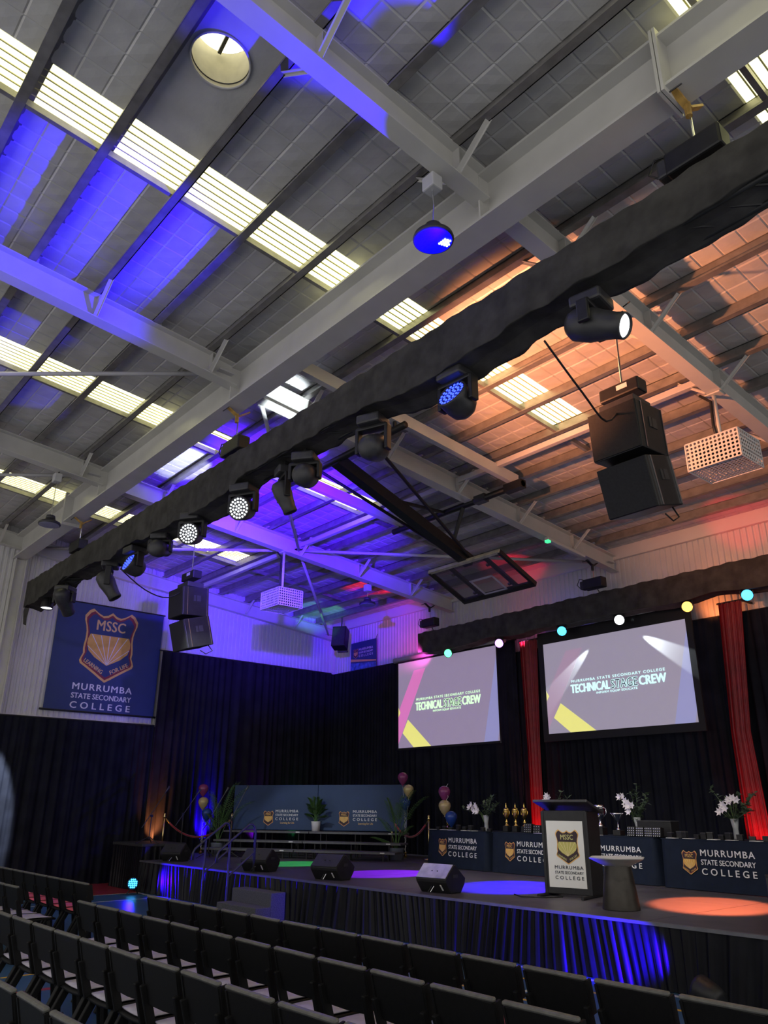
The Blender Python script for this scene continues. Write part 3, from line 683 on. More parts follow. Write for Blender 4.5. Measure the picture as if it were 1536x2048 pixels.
moving_head('dark moving head hanging straight down beside the white led head', -8.0, 5.12, ZT, 5.50, (.1, .35, -.75), 'spot', None, .8)
moving_head('moving head with bright white leds, larger of the two', -8.92, 5.05, ZT, 5.56, (.42, -.82, -.25), 'wash', E_WHITE, 1.05)
moving_head('moving head with bright white leds, further left of the two', -10.42, 5.05, ZT, 5.58, (.52, -.78, -.22), 'wash', E_WHITE, 1.05)
moving_head('dark moving head turned sideways, left of the white led heads', -11.6, 5.08, ZT, 5.64, (-.6, .6, .2), 'spot', None, .95)
moving_head('moving head with blue leds above the left hanging speakers', -12.6, 5.08, ZT, 5.58, (.05, -.82, .32), 'wash', E_BLUE, 1.12)
moving_head('dark moving head pointing down above the wall banner', -13.7, 5.08, ZT, 5.48, (.2, .4, -.7), 'spot', None, 1.0)
moving_head('dark moving head with a white glint near the truss end', -16.0, 5.08, ZT, 5.62, (-.4, .5, -.6), 'spot', None, 1.1)
# small lit par at the left end
def par_can(name, lb, x, y, z, aim, lit, r=.10, yoke=None, grp=None, floor=False):
    t = thing(name, lb, 'stage light', (x, y, z), group=grp)
    Mx = aim_matrix(Vector(aim).normalized())
    b = MB().lathe([(r * .35, -.20), (r * .7, -.19), (r * .9, -.10), (r, .02), (r * 1.02, .05), (r * .96, .05), (r * .93, .02)], 20, Mx).build('can', M_BMET, t, smooth=True)
    if lit: MB().lathe([(r * .95, .015), (r * .95, .028), (r * .5, .036), (.001, .04)], 20, Mx).build('lens', lit, b, smooth=True)
    if yoke:
        side = Vector((1, 0, 0))
        for s in (-1, 1): MB().bar((s * r * 1.1, 0, 0), (s * r * 1.1, 0, yoke), .02, .01, up=(0, 1, 0)).build('bracket_arm', M_BMET, t)
        MB().bar((-r * 1.1, 0, yoke), (r * 1.1, 0, yoke), .02, .012).build('bracket', M_BMET, t)
    return t
par_can('par_light', 'small white lit lamp pointing down at the left end of the truss', -17.05, 5.08, 5.68, (.05, -.05, -1), E_WHITE, .13, .22)
PARS = [(-13.57, E_GREEN, 'green'), (-11.89, E_PURPLE, 'purple'), (-10.09, E_CYAN, 'blue'), (-8.65, E_WHITE, 'white'), (-7.16, E_ORANGE, 'orange'), (-6.00, E_CYAN, 'bright blue')]
for x, e, nm in PARS:
    tl = {'blue': 'blue lit par light left of the white one on the back truss', 'bright blue': 'bright blue lit par light at right end of the back truss'}.get(nm, '%s lit par light on the back truss' % nm)
    par_can('par_light', tl, x, 13.78, 5.29, (.45, -.8, -.25), e, .105, .16, 'coloured pars on the back truss')
# cable swagging from the truss to the speakers
for lb, pts in (('black cable drooping from the truss to the right speakers', [(-3.75, 5.2, 5.8), (-3.85, 5.9, 5.55), (-4.05, 6.6, 5.55), (-4.2, 7.2, 6.0)]), ('black cable drooping from the truss to the left speakers', [(-13.5, 5.2, 5.75), (-13.7, 5.8, 5.5), (-13.95, 6.4, 5.5), (-14.1, 6.9, 5.85)])):
    P = [Vector(p) for p in pts]; cu = []
    for i in range(13):
        u = i / 12 * 3; k = min(2, int(u)); f = u - k
        p0, p1, p2, p3 = P[max(k - 1, 0)], P[k], P[k + 1], P[min(k + 2, 3)]
        cu.append(.5 * (2 * p1 + (p2 - p0) * f + (2 * p0 - 5 * p1 + 4 * p2 - p3) * f * f + (3 * p1 - p0 - 3 * p2 + p3) * f ** 3))
    tag(MB().tube(cu, .012, 6).build('cable', M_BMET, None, smooth=True), lb, 'cable', 'hanging cables')

# ------------------------------------------------------------------ hanging speakers
def speaker_cluster(lb, x, y, zt, zhang):
    t = thing('hanging_speaker', lb, 'speaker', (x, y, zt), group='hanging speaker clusters')
    MB().tube([(0, 0, .45), (0, 0, zhang - zt)], .012, 6).build('hanging_wire', M_CHROME, t)
    MB().box((0, 0, .32), (.52, .20, .17)).build('motor_body', M_BMET, t, bevel=.02)
    MB().box((.05, -.101, .34), (.14, .006, .06)).build('motor_label', M_PAPER, t)
    MB().box((0, 0, .10), (.46, .36, .10)).build('flying_frame', M_BMET2, t, bevel=.01)
    for k, (cz, cy_, tl) in enumerate(((-.26, 0, R(4)), (-.86, .12, R(16)))):
        Mx = Matrix.Translation((0, cy_, cz)) @ Matrix.Rotation(tl, 4, 'X')
        c = MB().box((0, 0, 0), (.62, .56, .58), M=Mx).build('cabinet', M_BMET, t, bevel=.012)
        MB().box((0, -.289, 0), (.60, .02, .56), M=Mx).build('grille', mat('black_speaker_grille', (.022, .022, .024), .6, .3, .2, 40, .5, 400), c)
        for s in (-1, 1):
            MB().box((s * .313, .02, .06), (.012, .16, .12), M=Mx).build('side_handle', M_BMET2, c)
            MB().box((s * .316, .0, .06), (.010, .02, .12), M=Mx).build('handle_bar', M_BMET, c)
            for yy in (-.19, .24):
                mbp = MB(); mbp.box((s * .318, yy, 0), (.010, .014, .56), M=Mx)
                mbp.build('rigging_strap', M_CHROME if s > 0 else M_BMET2, c)
    mbp = MB(); mbp.tube([(.2, .38, -1.05), (.22, .50, -1.18), (.22, .36, -1.26), (.2, .24, -1.2)], .010, 6); mbp.build('cable_loop', M_BMET, t, smooth=True)
    return t
speaker_cluster('pair of black hanging speakers at right under the orange-lit roof', -4.22, 7.30, 5.92, rz(7.3, -.36))
speaker_cluster('pair of black hanging speakers at left in front of the wall banner', -14.22, 6.98, 5.78, rz(7.0, -.36))
tt = thing('beam_clamp', 'black clamp gripping the rafter above the right speakers', 'clamp', (-4.22, 7.30, rz(7.3, -.36)))
for s in (-1, 1): MB().bar((0, 0, -.12), (s * .13, 0, .03), .05, .05).build('clamp_jaw', M_BMET, tt)
MB().tube([(0, 0, -.28), (0, 0, -.1)], .03, 8).build('shackle', M_BMET, tt); MB().tube([(-.05, 0, .02), (.26, -.04, .06)], .008, 6).build('screw', M_BMET, tt)
t = thing('corner_speaker', 'small black speaker hung in the corner beside the small wall banner', 'speaker', (-18.05, 13.8, 6.35), R(35))
MB().box((0, 0, 0), (.42, .36, .62), rx=R(-14)).build('cabinet', M_BMET, t, bevel=.015); MB().box((0, -.19, .03), (.38, .02, .56), rx=R(-14)).build('grille', M_BMET2, t)
MB().tube([(0, .1, .3), (0, .15, .72)], .02, 6).build('bracket', M_BMET2, t); MB().box((0, .28, -.34), (.3, .12, .05)).build('yoke', M_BMET2, t)

# ------------------------------------------------------------------ caged projectors
def holed(mbp, o, u, v, nu, nv, cell, r_):
    o = Vector(o); u = Vector(u); v = Vector(v)
    for i in range(nu):
        for j in range(nv):
            c = o + u * (i + .5) * cell + v * (j + .5) * cell; out = []; inn = []
            for k in range(8):
                a = math.pi / 4 * k; ca, sa = math.cos(a), math.sin(a); m_ = max(abs(ca), abs(sa))
                out.append(c + (u * ca + v * sa) * (cell / 2 / m_)); inn.append(c + (u * ca + v * sa) * r_)
            mbp.add(out + inn, [(k, (k + 1) % 8, 8 + (k + 1) % 8, 8 + k) for k in range(8)])
def projector(lb, x, y, zc, zhang, wx=.74, wy=.66, hz=.42):
    t = thing('caged_projector', lb, 'projector', (x, y, zc), group='caged projectors')
    c = .056
    nxx, nyy, nzz = int(wx / c), int(wy / c), int(hz / c); X, Y, Z = nxx * c, nyy * c, nzz * c
    for nm, o, u, v, a, b in (('front_mesh', (-X / 2, -Y / 2, -Z / 2), (1, 0, 0), (0, 0, 1), nxx, nzz), ('rear_mesh', (-X / 2, Y / 2, -Z / 2), (1, 0, 0), (0, 0, 1), nxx, nzz), ('side_mesh', (X / 2, -Y / 2, -Z / 2), (0, 1, 0), (0, 0, 1), nyy, nzz), ('side_mesh', (-X / 2, -Y / 2, -Z / 2), (0, 1, 0), (0, 0, 1), nyy, nzz), ('bottom_mesh', (-X / 2, -Y / 2, -Z / 2), (1, 0, 0), (0, 1, 0), nxx, nyy)):
        mbp = MB(); holed(mbp, o, u, v, a, b, c, .019); mbp.build(nm, M_SCAGE, t, solid=.003)
    MB().b2((-X / 2, -Y / 2, Z / 2 - .004), (X / 2, Y / 2, Z / 2 + .002)).build('top_plate', M_SCAGE, t)
    mbp = MB()
    for sx in (-1, 1):
        for sy2 in (-1, 1): mbp.box((sx * X / 2, sy2 * Y / 2, 0), (.016, .016, Z))
    for sz in (-1, 1):
        for sx in (-1, 1): mbp.box((sx * X / 2, 0, sz * Z / 2), (.016, Y, .016))
        for sy2 in (-1, 1): mbp.box((0, sy2 * Y / 2, sz * Z / 2), (X, .016, .016))
    mbp.build('cage_frame', M_SCAGE, t)
    p = MB().box((0, 0, .02), (X * .75, Y * .75, Z * .6)).build('projector_body', M_BMET2, t, bevel=.02)
    MB().tube([(0, Y * .37, .03), (0, Y * .47, .03)], .05, 14).build('lens', M_BMET, p)
    MB().tube([(0, 0, Z / 2), (0, 0, zhang - zc)], .028, 10).build('pole', M_WSTEEL, t, smooth=True)
    MB().box((0, 0, zhang - zc - .01), (.24, .14, .02)).build('mount_plate', M_WSTEEL, t)
    mbp = MB(); mbp.tube([(-.02, -.04, Z / 2), (-.05, -.04, (zhang - zc) * .5), (-.03, -.05, zhang - zc - .12), (-.16, -.08, zhang - zc + .02)], .022, 6); mbp.build('cable', M_BMET, t, smooth=True)
projector('white perforated projector cage on a pole at right', -4.19, 9.62, 6.12, rz(9.62, -.36))
projector('white perforated projector cage on a pole, violet-lit at left', -14.22, 9.20, 5.97, rz(9.2, -.36))

# ------------------------------------------------------------------ high bay lamps
def highbay(lb, x, y, ztop, zl, r_, face):
    t = thing('high_bay_lamp', lb, 'lamp', (x, y, zl), group='high bay lamps')
    MB().lathe([(r_ * .45, .10), (r_ * .55, .06), (r_ * .95, .03), (r_, 0), (r_ * .97, -.02), (r_ * .90, -.02)], 32).build('housing', M_BMET2, t, smooth=True)
    MB().lathe([(r_ * .92, -.012), (r_ * .90, -.026), (.001, -.03)], 32).build('lens', face, t)
    MB().lathe([(r_ * .45, .10), (r_ * .4, .16), (r_ * .15, .18)], 16).build('driver', M_BMET2, t, smooth=True)
    MB().tube([(0, 0, .17), (.015, 0, (ztop - zl) * .5), (0, 0, ztop - zl - .22)], .008, 6).build('chain', M_CHROME, t)
    MB().box((0, 0, ztop - zl - .14), (.16, .14, .17)).build('junction_box', mat('pale_junction_box', (.5, .5, .52), .5, 0, .05, 8), t, bevel=.015)
    MB().tube([(0, 0, ztop - zl - .06), (0, .02, ztop - zl + .01)], .012, 6).build('hook', M_BMET2, t)
    return t
hb = highbay('round high bay lamp glowing blue at top centre', -4.25, 4.25, rz(4.25, -.36), 6.78, .20, mat('blue_lit_lens', (.02, .02, .5), .2, 0, .3, 60, emit=(.0, .0, 1.0), estr=.9))
mbp = MB()
for k in range(14): mbp.lathe([(.011, -.036), (.011, -.030)], 6, Matrix.Translation((.02 + .026 * (k % 4) + .008 * (k // 4), .06 + .026 * (k // 4), 0)))
mbp.build('led_or_glint_dots', emis('ice_glint', (.75, .9, 1.0), 2.5), hb)  # glint of a moving head on the lens, put in as glowing dots
highbay('round high bay lamp at far left under the girder end', -14.25, 4.05, rz(4.05, -.36), 6.55, .20, mat('grey_lens', (.25, .25, .4), .25, 0, .1, 20))
highbay('round high bay lamp hanging over the red-lit roof patch', -14.25, 11.7, rz(11.7, -.36), 6.32, .20, mat('grey_lens', (.25, .25, .4), .25, 0, .1, 20))
t = thing('lamp_batten', 'white lamp batten with green indicator on the rafter end', 'lamp', (-9.05, 12.7, rz(12.7, -.42)))
MB().box((0, 0, 0), (.10, 1.25, .07), rx=TILT).build('body', M_WSTEEL, t, bevel=.015); MB().box((0, -.58, .01), (.09, .08, .06)).build('indicator', emis('dim_green', (.05, .7, .25), 1.2), t); MB().tube([(0, .2, .03), (0, .2, .10)], .01, 6).build('hanger', M_WSTEEL, t)

# ------------------------------------------------------------------ basketball backboard folded up to the roof
BX = -9.65
t = thing('basketball_backboard', 'glass basketball backboard with black frame on a folding boom', 'backboard', (BX, 10.25, 6.02))
ang = math.atan2(-.41, .95); u = Vector((0, math.cos(ang), math.sin(ang))); n_ = Vector((0, -u.z, u.y)); Lb = 1.04
def bb(a, b, off=0): return Vector((a, 0, 0)) + u * b + n_ * off
def bbox(mbp, a0, a1, b0, b1, th, off=0):
    vs = [bb(a, b, off + o) for o in (-th / 2, th / 2) for a, b in ((a0, b0), (a1, b0), (a1, b1), (a0, b1))]
    mbp.add(vs, [(0, 3, 2, 1), (4, 5, 6, 7), (0, 1, 5, 4), (1, 2, 6, 5), (2, 3, 7, 6), (3, 0, 4, 7)]); return mbp
gl = bpy.data.materials.new('backboard_glass'); gl.use_nodes = True
nt = gl.node_tree; nd = nt.nodes['Principled BSDF']; nd.inputs['Base Color'].default_value = (.10, .09, .14, 1); nd.inputs['Roughness'].default_value = .08; nd.inputs['Alpha'].default_value = .35
nzz_ = nt.nodes.new('ShaderNodeTexNoise'); mr = nt.nodes.new('ShaderNodeMapRange'); mr.inputs[3].default_value = .06; mr.inputs[4].default_value = .16; nt.links.new(nzz_.outputs['Fac'], mr.inputs[0]); nt.links.new(mr.outputs[0], nd.inputs['Roughness'])
bbox(MB(), -.88, .88, .02, Lb - .02, .012).build('glass', gl, t)
bbox(MB(), -.92, .92, -.03, .03, .07).build('frame_bar', mat('pale_backboard_edge', (.35, .33, .25), .5, 0, .3, 8), t)
bbox(MB(), -.92, .92, Lb - .03, Lb + .05, .10).build('frame_bar', M_BMET, t)
for s in (-1, 1): bbox(MB(), s * .90 - .03, s * .90 + .03, 0, Lb, .08).build('frame_bar', M_BMET, t)
for a0, a1, b0, b1 in ((-.30, .30, .52, .57), (-.30, .30, .97, 1.02), (-.30, -.25, .52, 1.02), (.25, .30, .52, 1.02)): bbox(MB(), a0, a1, b0, b1, .004, -.012).build('target_line', mat('grey_target_line', (.45, .43, .5), .5, 0, .05, 9), t)
for s in (-.45, .45):
    bbox(MB(), s - .04, s + .04, 0, Lb, .05, .06).build('support_bar', M_BMET, t)
    for q in (.25, .9): bbox(MB(), s - .09, s - .03, q, q + .05, .04, .03).build('bracket', M_CHROME, t)
PV = Vector((0, -3.05, 1.20))            # boom pivot, on the pipe near the girder
MB().bar(PV, bb(0, .15, .12), .20, .20).build('boom', M_BMET, t)
MB().bar(PV + (bb(0, .15, .12) - PV) * .72, bb(0, .05, .10), .15, .15).build('boom_sleeve', M_BMET2, t)
for s in (-1, 1): MB().tube([PV + Vector((s * .75, .2, .1)), bb(s * .1, .1, .12)], .03, 8).build('boom_brace', M_BMET, t)
MB().tube([Vector((.3, -.25, 1.0)), PV + (bb(0, .15, .12) - PV) * .85], .04, 8).build('fold_strut', M_BMET, t)
MB().tube([Vector((-.2, -.25, 1.0)), PV + (bb(0, .15, .12) - PV) * .35], .035, 8).build('fold_strut', M_BMET, t)
MB().box((0.75, -.25, 1.0), (.26, .14, .14)).build('winch', M_BMET2, t)
MB().tube([(-1.7, PV.y, PV.z), (1.75, PV.y, PV.z)], .06, 10).build('pivot_pipe', M_BMET, t, smooth=True)
MB().tube([(-1.7, -.25, 1.0), (1.75, -.25, 1.0)], .06, 10).build('front_pipe', M_BMET, t, smooth=True)
MB().box((1.55, -.25, 1.0), (.40, .15, .15)).build('pipe_sleeve', M_BMET, t)
for s in (1.50, -1.50): 
    ya, yb = 5.3 - 10.25, 10.12 - 10.25
    MB().bar((s, ya, rz(5.3, -.2) - 6.02), (s, yb, rz(10.12, -.2) - 6.02), .10, .20).build('mount_beam', M_WSTEEL, t)
    MB().tube([(s, PV.y, PV.z), (s, PV.y, rz(7.2, -.3) - 6.02)], .03, 8).build('hanger', M_BMET, t); MB().tube([(s, -.25, 1.0), (s, -.25, rz(10, -.3) - 6.02)], .03, 8).build('hanger', M_BMET, t)
# ------------------------------------------------------------------ projection screens
def slide(t, X0, X1, Z0, Z1, y, tint, pinkc, txtc):
    W_, H_ = X1 - X0, Z1 - Z0
    def poly(pts, d, nm, col):
        mbp = MB(); mbp.poly([(X0 + u_ * W_, Z0 + v_ * H_) for u_, v_ in pts], y - d, y - d + .0012)
        return mbp.build(nm, mat('projected_' + nm + '_%d' % int(-X0 * 10), (.35, .35, .35), .8, 0, .02, 4, emit=col, estr=.72), t)
    s = poly([(0, 0), (1, 0), (1, 1), (0, 1)], .002, 'screen_surface', tint)
    poly([(.176, .887), (.30, .893), (.0, .05), (0, .42)], .004, 'pink_band', pinkc)
    poly([(.106, .32), (.35, .001), (.166, .001), (.047, .17)], .005, 'yellow_band', (.74, .70, .16))
    poly([(0.001, .36), (.022, .41), (.001, .47)], .0045, 'yellow_tip', (.74, .70, .16))
    poly([(.999, .90), (.86, .001), (.98, .001), (.999, .12)], .004, 'blue_band', tuple(a * .6 + b * .4 for a, b in zip((.20, .23, .55), tint)))
    TX = mat('projected_text_%d' % int(-X0 * 10), (.4, .4, .4), .8, 0, .02, 4, emit=txtc, estr=.85)
    TD = mat('projected_dark_text', (.05, .05, .06), .8, 0, .02, 4, emit=(.045, .04, .06), estr=1.0)
    def tx(body, u0, u1, v0, v1, m, nm, bold=.0, sp=1.0, d=.006):
        mbp = MB(); text_add(mbp, body, X0 + (u0 + u1) / 2 * W_, Z0 + (v0 + v1) / 2 * H_, (u1 - u0) * W_, (v1 - v0) * H_, y - d, bold, sp); mbp.build(nm, m, t)
    tx('TECHNICAL', .19, .475, .41, .505, TX, 'lettering', .06)
    tx('STAGE', .480, .662, .408, .507, TX, 'lettering', .075, 1.05)
    tx('STAGE', .483, .659, .413, .502, TD, 'lettering', .0, 1.05, .008)
    tx('CREW', .667, .845, .41, .505, TX, 'lettering', .06)
    tx('MURRUMBA STATE SECONDARY COLLEGE', .20, .84, .525, .553, TX, 'lettering', .03, 1.25)
    tx('INFORM EQUIP EDUCATE', .375, .655, .372, .398, TX, 'lettering', .03, 1.1)
t = thing('projection_screen', 'large projection screen with thick black border at right', 'screen', (0, 0, 0), group='projection screens')
X0, X1, Z0, Z1, Y = -10.95, -7.455, 3.20, 5.17, 14.20
for nm, a, b in (('border', (X0 - .14, Y - .015, Z1), (X1 + .13, Y + .02, Z1 + .26)), ('border', (X0 - .14, Y - .015, Z0 - .16), (X1 + .13, Y + .02, Z0)), ('border', (X0 - .14, Y - .015, Z0), (X0, Y + .02, Z1)), ('border', (X1, Y - .015, Z0), (X1 + .13, Y + .02, Z1))): MB().b2(a, b).build(nm, M_SCREENB, t)
for xx in (X0 + .3, X1 - .3): MB().b2((xx - .03, Y + .01, Z1 + .12), (xx + .03, 14.70, Z1 + .18)).build('wall_bracket', M_BMET, t)
slide(t, X0, X1, Z0, Z1, Y, (.235, .205, .280), (.30, .19, .29), (.55, .92, .90))
t = thing('projection_screen', 'left projection screen with bright pink band, on a roller', 'screen', (0, 0, 0), group='projection screens')
X0, X1, Z0, Z1, Y = -15.80, -12.28, 3.13, 5.34, 14.10
for nm, a, b in (('border', (X0 - .02, Y - .01, Z1), (X1 + .02, Y + .01, Z1 + .05)), ('border', (X0 - .02, Y - .015, Z0 - .05), (X1 + .02, Y + .01, Z0)), ('border', (X0 - .02, Y - .01, Z0), (X0, Y + .01, Z1)), ('border', (X1, Y - .01, Z0), (X1 + .02, Y + .01, Z1))): MB().b2(a, b).build(nm, M_SCREENB, t)
slide(t, X0, X1, Z0, Z1, Y, (.215, .165, .270), (.60, .13, .42), (.60, 1.0, .55))
for xx in (X0 + .1, X1 - .1): MB().b2((xx - .03, Y + .05, Z1 + .09), (xx + .03, 14.70, Z1 + .15)).build('wall_bracket', M_WSTEEL, t)
MB().tube([(X0 - .25, Y + .08, Z1 + .12), (X1 + .2, Y + .08, Z1 + .12)], .075, 12).build('roller_case', M_WSTEEL, t, smooth=True)

# ------------------------------------------------------------------ wall banners
t = thing('wall_banner', 'large navy banner with shield crest on the left wall', 'banner', (-19.46, 7.46, 0), R(90))
MB().b2((-1.38, -.01, 3.83), (1.40, 0, 6.48)).build('cloth', M_NAVYB, t)
MB().tube([(-1.46, 0, 3.82), (1.46, 0, 3.82)], .025, 8).build('bottom_rod', M_BMET, t); MB().tube([(-1.44, 0, 6.49), (1.44, 0, 6.49)], .02, 8).build('top_rod', M_BMET, t)
crest(t, 0, 5.47, 1.40, -.012, CREST_B); college(t, -.01, 4.195, 1.52, -.013, M_WTXT)
t = thing('wall_banner', 'small navy banner with gold swoosh high in the back corner', 'banner', (-17.93, 14.60, 0))
MB().b2((-.60, -.008, 5.40), (.60, 0, 6.36)).build('cloth', M_NAVYB, t)
MB().poly([(-.60, 5.80), (.60, 5.70), (.60, 5.735), (-.60, 5.88)], -.012, -.009).build('gold_swoosh', M_CGOLD, t)
MB().poly([(-.60, 5.40), (.60, 5.40), (.60, 5.66), (-.60, 5.76)], -.012, -.009).build('blue_water', mat('printed_blue_water', (.06, .14, .42), .6, 0, .6, 9), t)
crest(t, -.36, 6.02, .22, -.012, CREST_T, motto=False); college(t, .12, 6.03, .66, -.013, M_WTXT)
MB().tube([(.57, 0, 6.36), (.62, .02, 6.48)], .008, 6).build('cord', M_BMET, t)

# ------------------------------------------------------------------ choir risers with printed boards
t = thing('choir_riser', 'three-tier black choir riser at stage left', 'riser', (0, 0, 0))
TIERS = [((-17.65, 9.58), (-13.39, 11.84), .78), ((-18.02, 10.08), (-13.68, 12.26), .94), ((-18.40, 10.56), (-14.16, 12.74), 1.13)]
for (a, b, z) in TIERS:
    A = Vector((a[0], a[1])); B = Vector((b[0], b[1])); d = (B - A).normalized(); n2 = Vector((-d.y, d.x)); mid = (A + B) / 2
    for p, q in ((A, mid - d * .01), (mid + d * .01, B)):
        vs = [(p.x, p.y, z - .04), (q.x, q.y, z - .04), (q.x + n2.x * .46, q.y + n2.y * .46, z - .04), (p.x + n2.x * .46, p.y + n2.y * .46, z - .04)]
        dk = MB().add(vs + [(v[0], v[1], z) for v in vs], [(0, 3, 2, 1), (4, 5, 6, 7), (0, 1, 5, 4), (1, 2, 6, 5), (2, 3, 7, 6), (3, 0, 4, 7)]).build('deck', mat('grey_riser_deck', (.10, .10, .11), .6, 0, .15, 10), t)
        for k in (.12, .5, .88):
            c = p + (q - p) * k
            MB().box((c.x - n2.x * .006, c.y - n2.y * .006, z - .015), (.10, .012, .022), rz=math.atan2(d.y, d.x)).build('edge_sticker', M_PAPER, dk) if k == .88 else None
            for f in (.06, .38):
                MB().tube([(c.x + n2.x * f, c.y + n2.y * f, .60), (c.x + n2.x * f, c.y + n2.y * f, z - .04)], .016, 6).build('leg', M_BMET, t)
bd = Vector((-15.05 + 18.92, 13.52 - 10.98)); ba = math.atan2(bd.y, bd.x)
for k, (lb) in enumerate(('navy printed backdrop board on the riser behind the palm, left of two', 'navy printed backdrop board on the riser, right of two')):
    f = .25 + .5 * k; cx, cy_ = -18.72 + bd.x * f, 10.98 + bd.y * f
    t = thing('backdrop_board', lb, 'board', (cx, cy_, 1.13), ba, group='printed backdrop boards')
    w2 = bd.length / 2
    MB().box((0, .02, .54), (w2 - .006, .03, 1.07)).build('panel', M_NAVYBD, t, bevel=.015)
    crest(t, -.16 if k == 0 else -.45, .28, .27, .002, CREST_T, motto=False)
    ox = .34 if k == 0 else .09
    college(t, ox, .36, .62, .002, M_WTXT)
    mbp = MB(); text_add(mbp, 'Learning for Life', ox + .02, .17, .38, .06, .002, .02); mbp.build('motto', M_GTXT, t)

# ------------------------------------------------------------------ award tables
TABS = [(-11.28, 11.55, R(-6), 1.72), (-9.46, 11.42, R(-4), 1.66), (-7.78, 11.48, R(-4), 1.60), (-5.96, 11.28, R(-5), 1.72)]
TLAB = ['navy clothed award table at the left end with balloons above', 'navy clothed award table partly behind the lectern, second from left', 'navy clothed award table behind the pedestal bowl', 'navy clothed award table at the right end with the red drape behind']
TZ = 1.27
for (cx, cy_, a, wd), lb in zip(TABS, TLAB):
    t = thing('award_table', lb, 'table', (cx, cy_, .6), a, group='award tables')
    h = TZ - .6; w2 = wd / 2; rows = []; nseg = 44
    rnd = random.Random(int(-cx * 10)); ph = rnd.random() * 6
    loop = [(-w2, .74), (-w2, 0), (w2, 0), (w2, .74)]
    def pt(s): # along left side, front, right side
        if s < .2: return (-w2, .74 - .74 * s / .2)
        if s < .8: return (-w2 + wd * (s - .2) / .6, 0)
        return (w2, .74 * (s - .8) / .2)
    for j in range(6):
        z = h - .012 - (h - .02) * j / 5; row = []
        for i in range(nseg + 1):
            s = i / nseg; x, y = pt(s); g = j / 5
            wv = (.016 * math.sin(s * 55 + ph) + .01 * math.sin(s * 97)) * g
            edge = abs(s - .5) / .3
            wv *= min(1, max(.08, edge ** 3))
            if .2 <= s <= .8: y -= wv + .03 * g
            else: x += (-1 if s < .5 else 1) * (wv + .05 * g)
            row.append((x, y, z))
        rows.append(row)
    c = MB(); c.grid(rows); c = c.build('cloth', M_NAVY, t, smooth=True)
    MB().b2((-w2 - .004, -.004, h - .014), (w2 + .004, .745, h)).build('cloth_top', M_NAVY, t)
    for sx in (-1, 1):
        for yy in (.1, .64): MB().tube([(sx * (w2 - .15), yy, 0), (sx * (w2 - .15), yy, h - .015)], .015, 6).build('leg', M_BMET2, t)
    Mt = Matrix.Translation((0, -.004, h)) @ Matrix.Rotation(R(-2.7), 4, 'X') @ Matrix.Translation((0, 0, -h))
    crest(t, -w2 + .27 * wd, .36, .245, -.007, CREST_T, Mt)
    college(t, -w2 + .615 * wd, .375, .48 * wd, -.008, M_WTXT, Mt)

def on_table(k, lx, ly):
    cx, cy_, a, wd = TABS[k]; return (cx + lx * math.cos(a) - ly * math.sin(a), cy_ + lx * math.sin(a) + ly * math.cos(a), TZ)

# trophies
def trophy(lb, loc, prof, m, handles=None, plinth=.10, pr=.055):
    t = thing('trophy', lb, 'trophy', loc, group='trophies on the award tables')
    MB().box((0, 0, plinth / 2), (pr * 2, pr * 2, plinth)).build('plinth', M_BMET, t, bevel=.006)
    MB().lathe([(r_, z + plinth) for r_, z in prof], 20).build('cup', m, t, smooth=True)
    if handles:
        r_, z0, z1, out = handles
        for s in (-1, 1):
            MB().tube([(s * r_ * .8, 0, z0 + plinth), (s * (r_ + out), 0, z0 + plinth + (z1 - z0) * .35), (s * (r_ + out), 0, z0 + plinth + (z1 - z0) * .8), (s * r_, 0, z1 + plinth)], .007, 6).build('handle', m, t, smooth=True)
LID = [(.045, 0), (.045, .012), (.025, .025), (.02, .05), (.035, .07), (.018, .09), (.012, .11), (.016, .12), (.035, .15), (.052, .20), (.06, .25), (.058, .27), (.062, .275), (.05, .295), (.02, .315), (.012, .33), (.016, .345), (.006, .375), (.003, .40)]
for k, (x, nm) in enumerate(((-10.23, 'leftmost'), (-10.01, 'middle'), (-9.80, 'rightmost'))):
    trophy('tall gold lidded trophy, %s of the three' % nm, (x, 11.82, TZ), LID, M_GOLD, (.055, .17, .27, .02))
trophy('silver lidded trophy just right of the lectern top', (-8.47, 11.85, TZ), LID, M_SILVER, None, .10)
trophy('large silver two-handled cup right of the lectern', (-8.20, 11.85, TZ), [(.06, 0), (.055, .03), (.03, .05), (.018, .09), (.03, .12), (.06, .15), (.085, .20), (.092, .26), (.088, .31), (.10, .345), (.095, .345), (.08, .30)], M_SILVER, (.09, .16, .31, .04), .12, .075)
trophy('silver goblet trophy with wide bowl above the pedestal table', (-7.83, 11.80, TZ), [(.035, 0), (.03, .02), (.012, .04), (.010, .11), (.02, .13), (.05, .16), (.07, .20), (.10, .24), (.115, .262), (.108, .262), (.08, .22)], M_SILVER, None, .08, .07)
trophy('small silver trophy peeping over the lectern edge', (-8.78, 11.85, TZ), LID[:16], M_SILVER, None, .08)
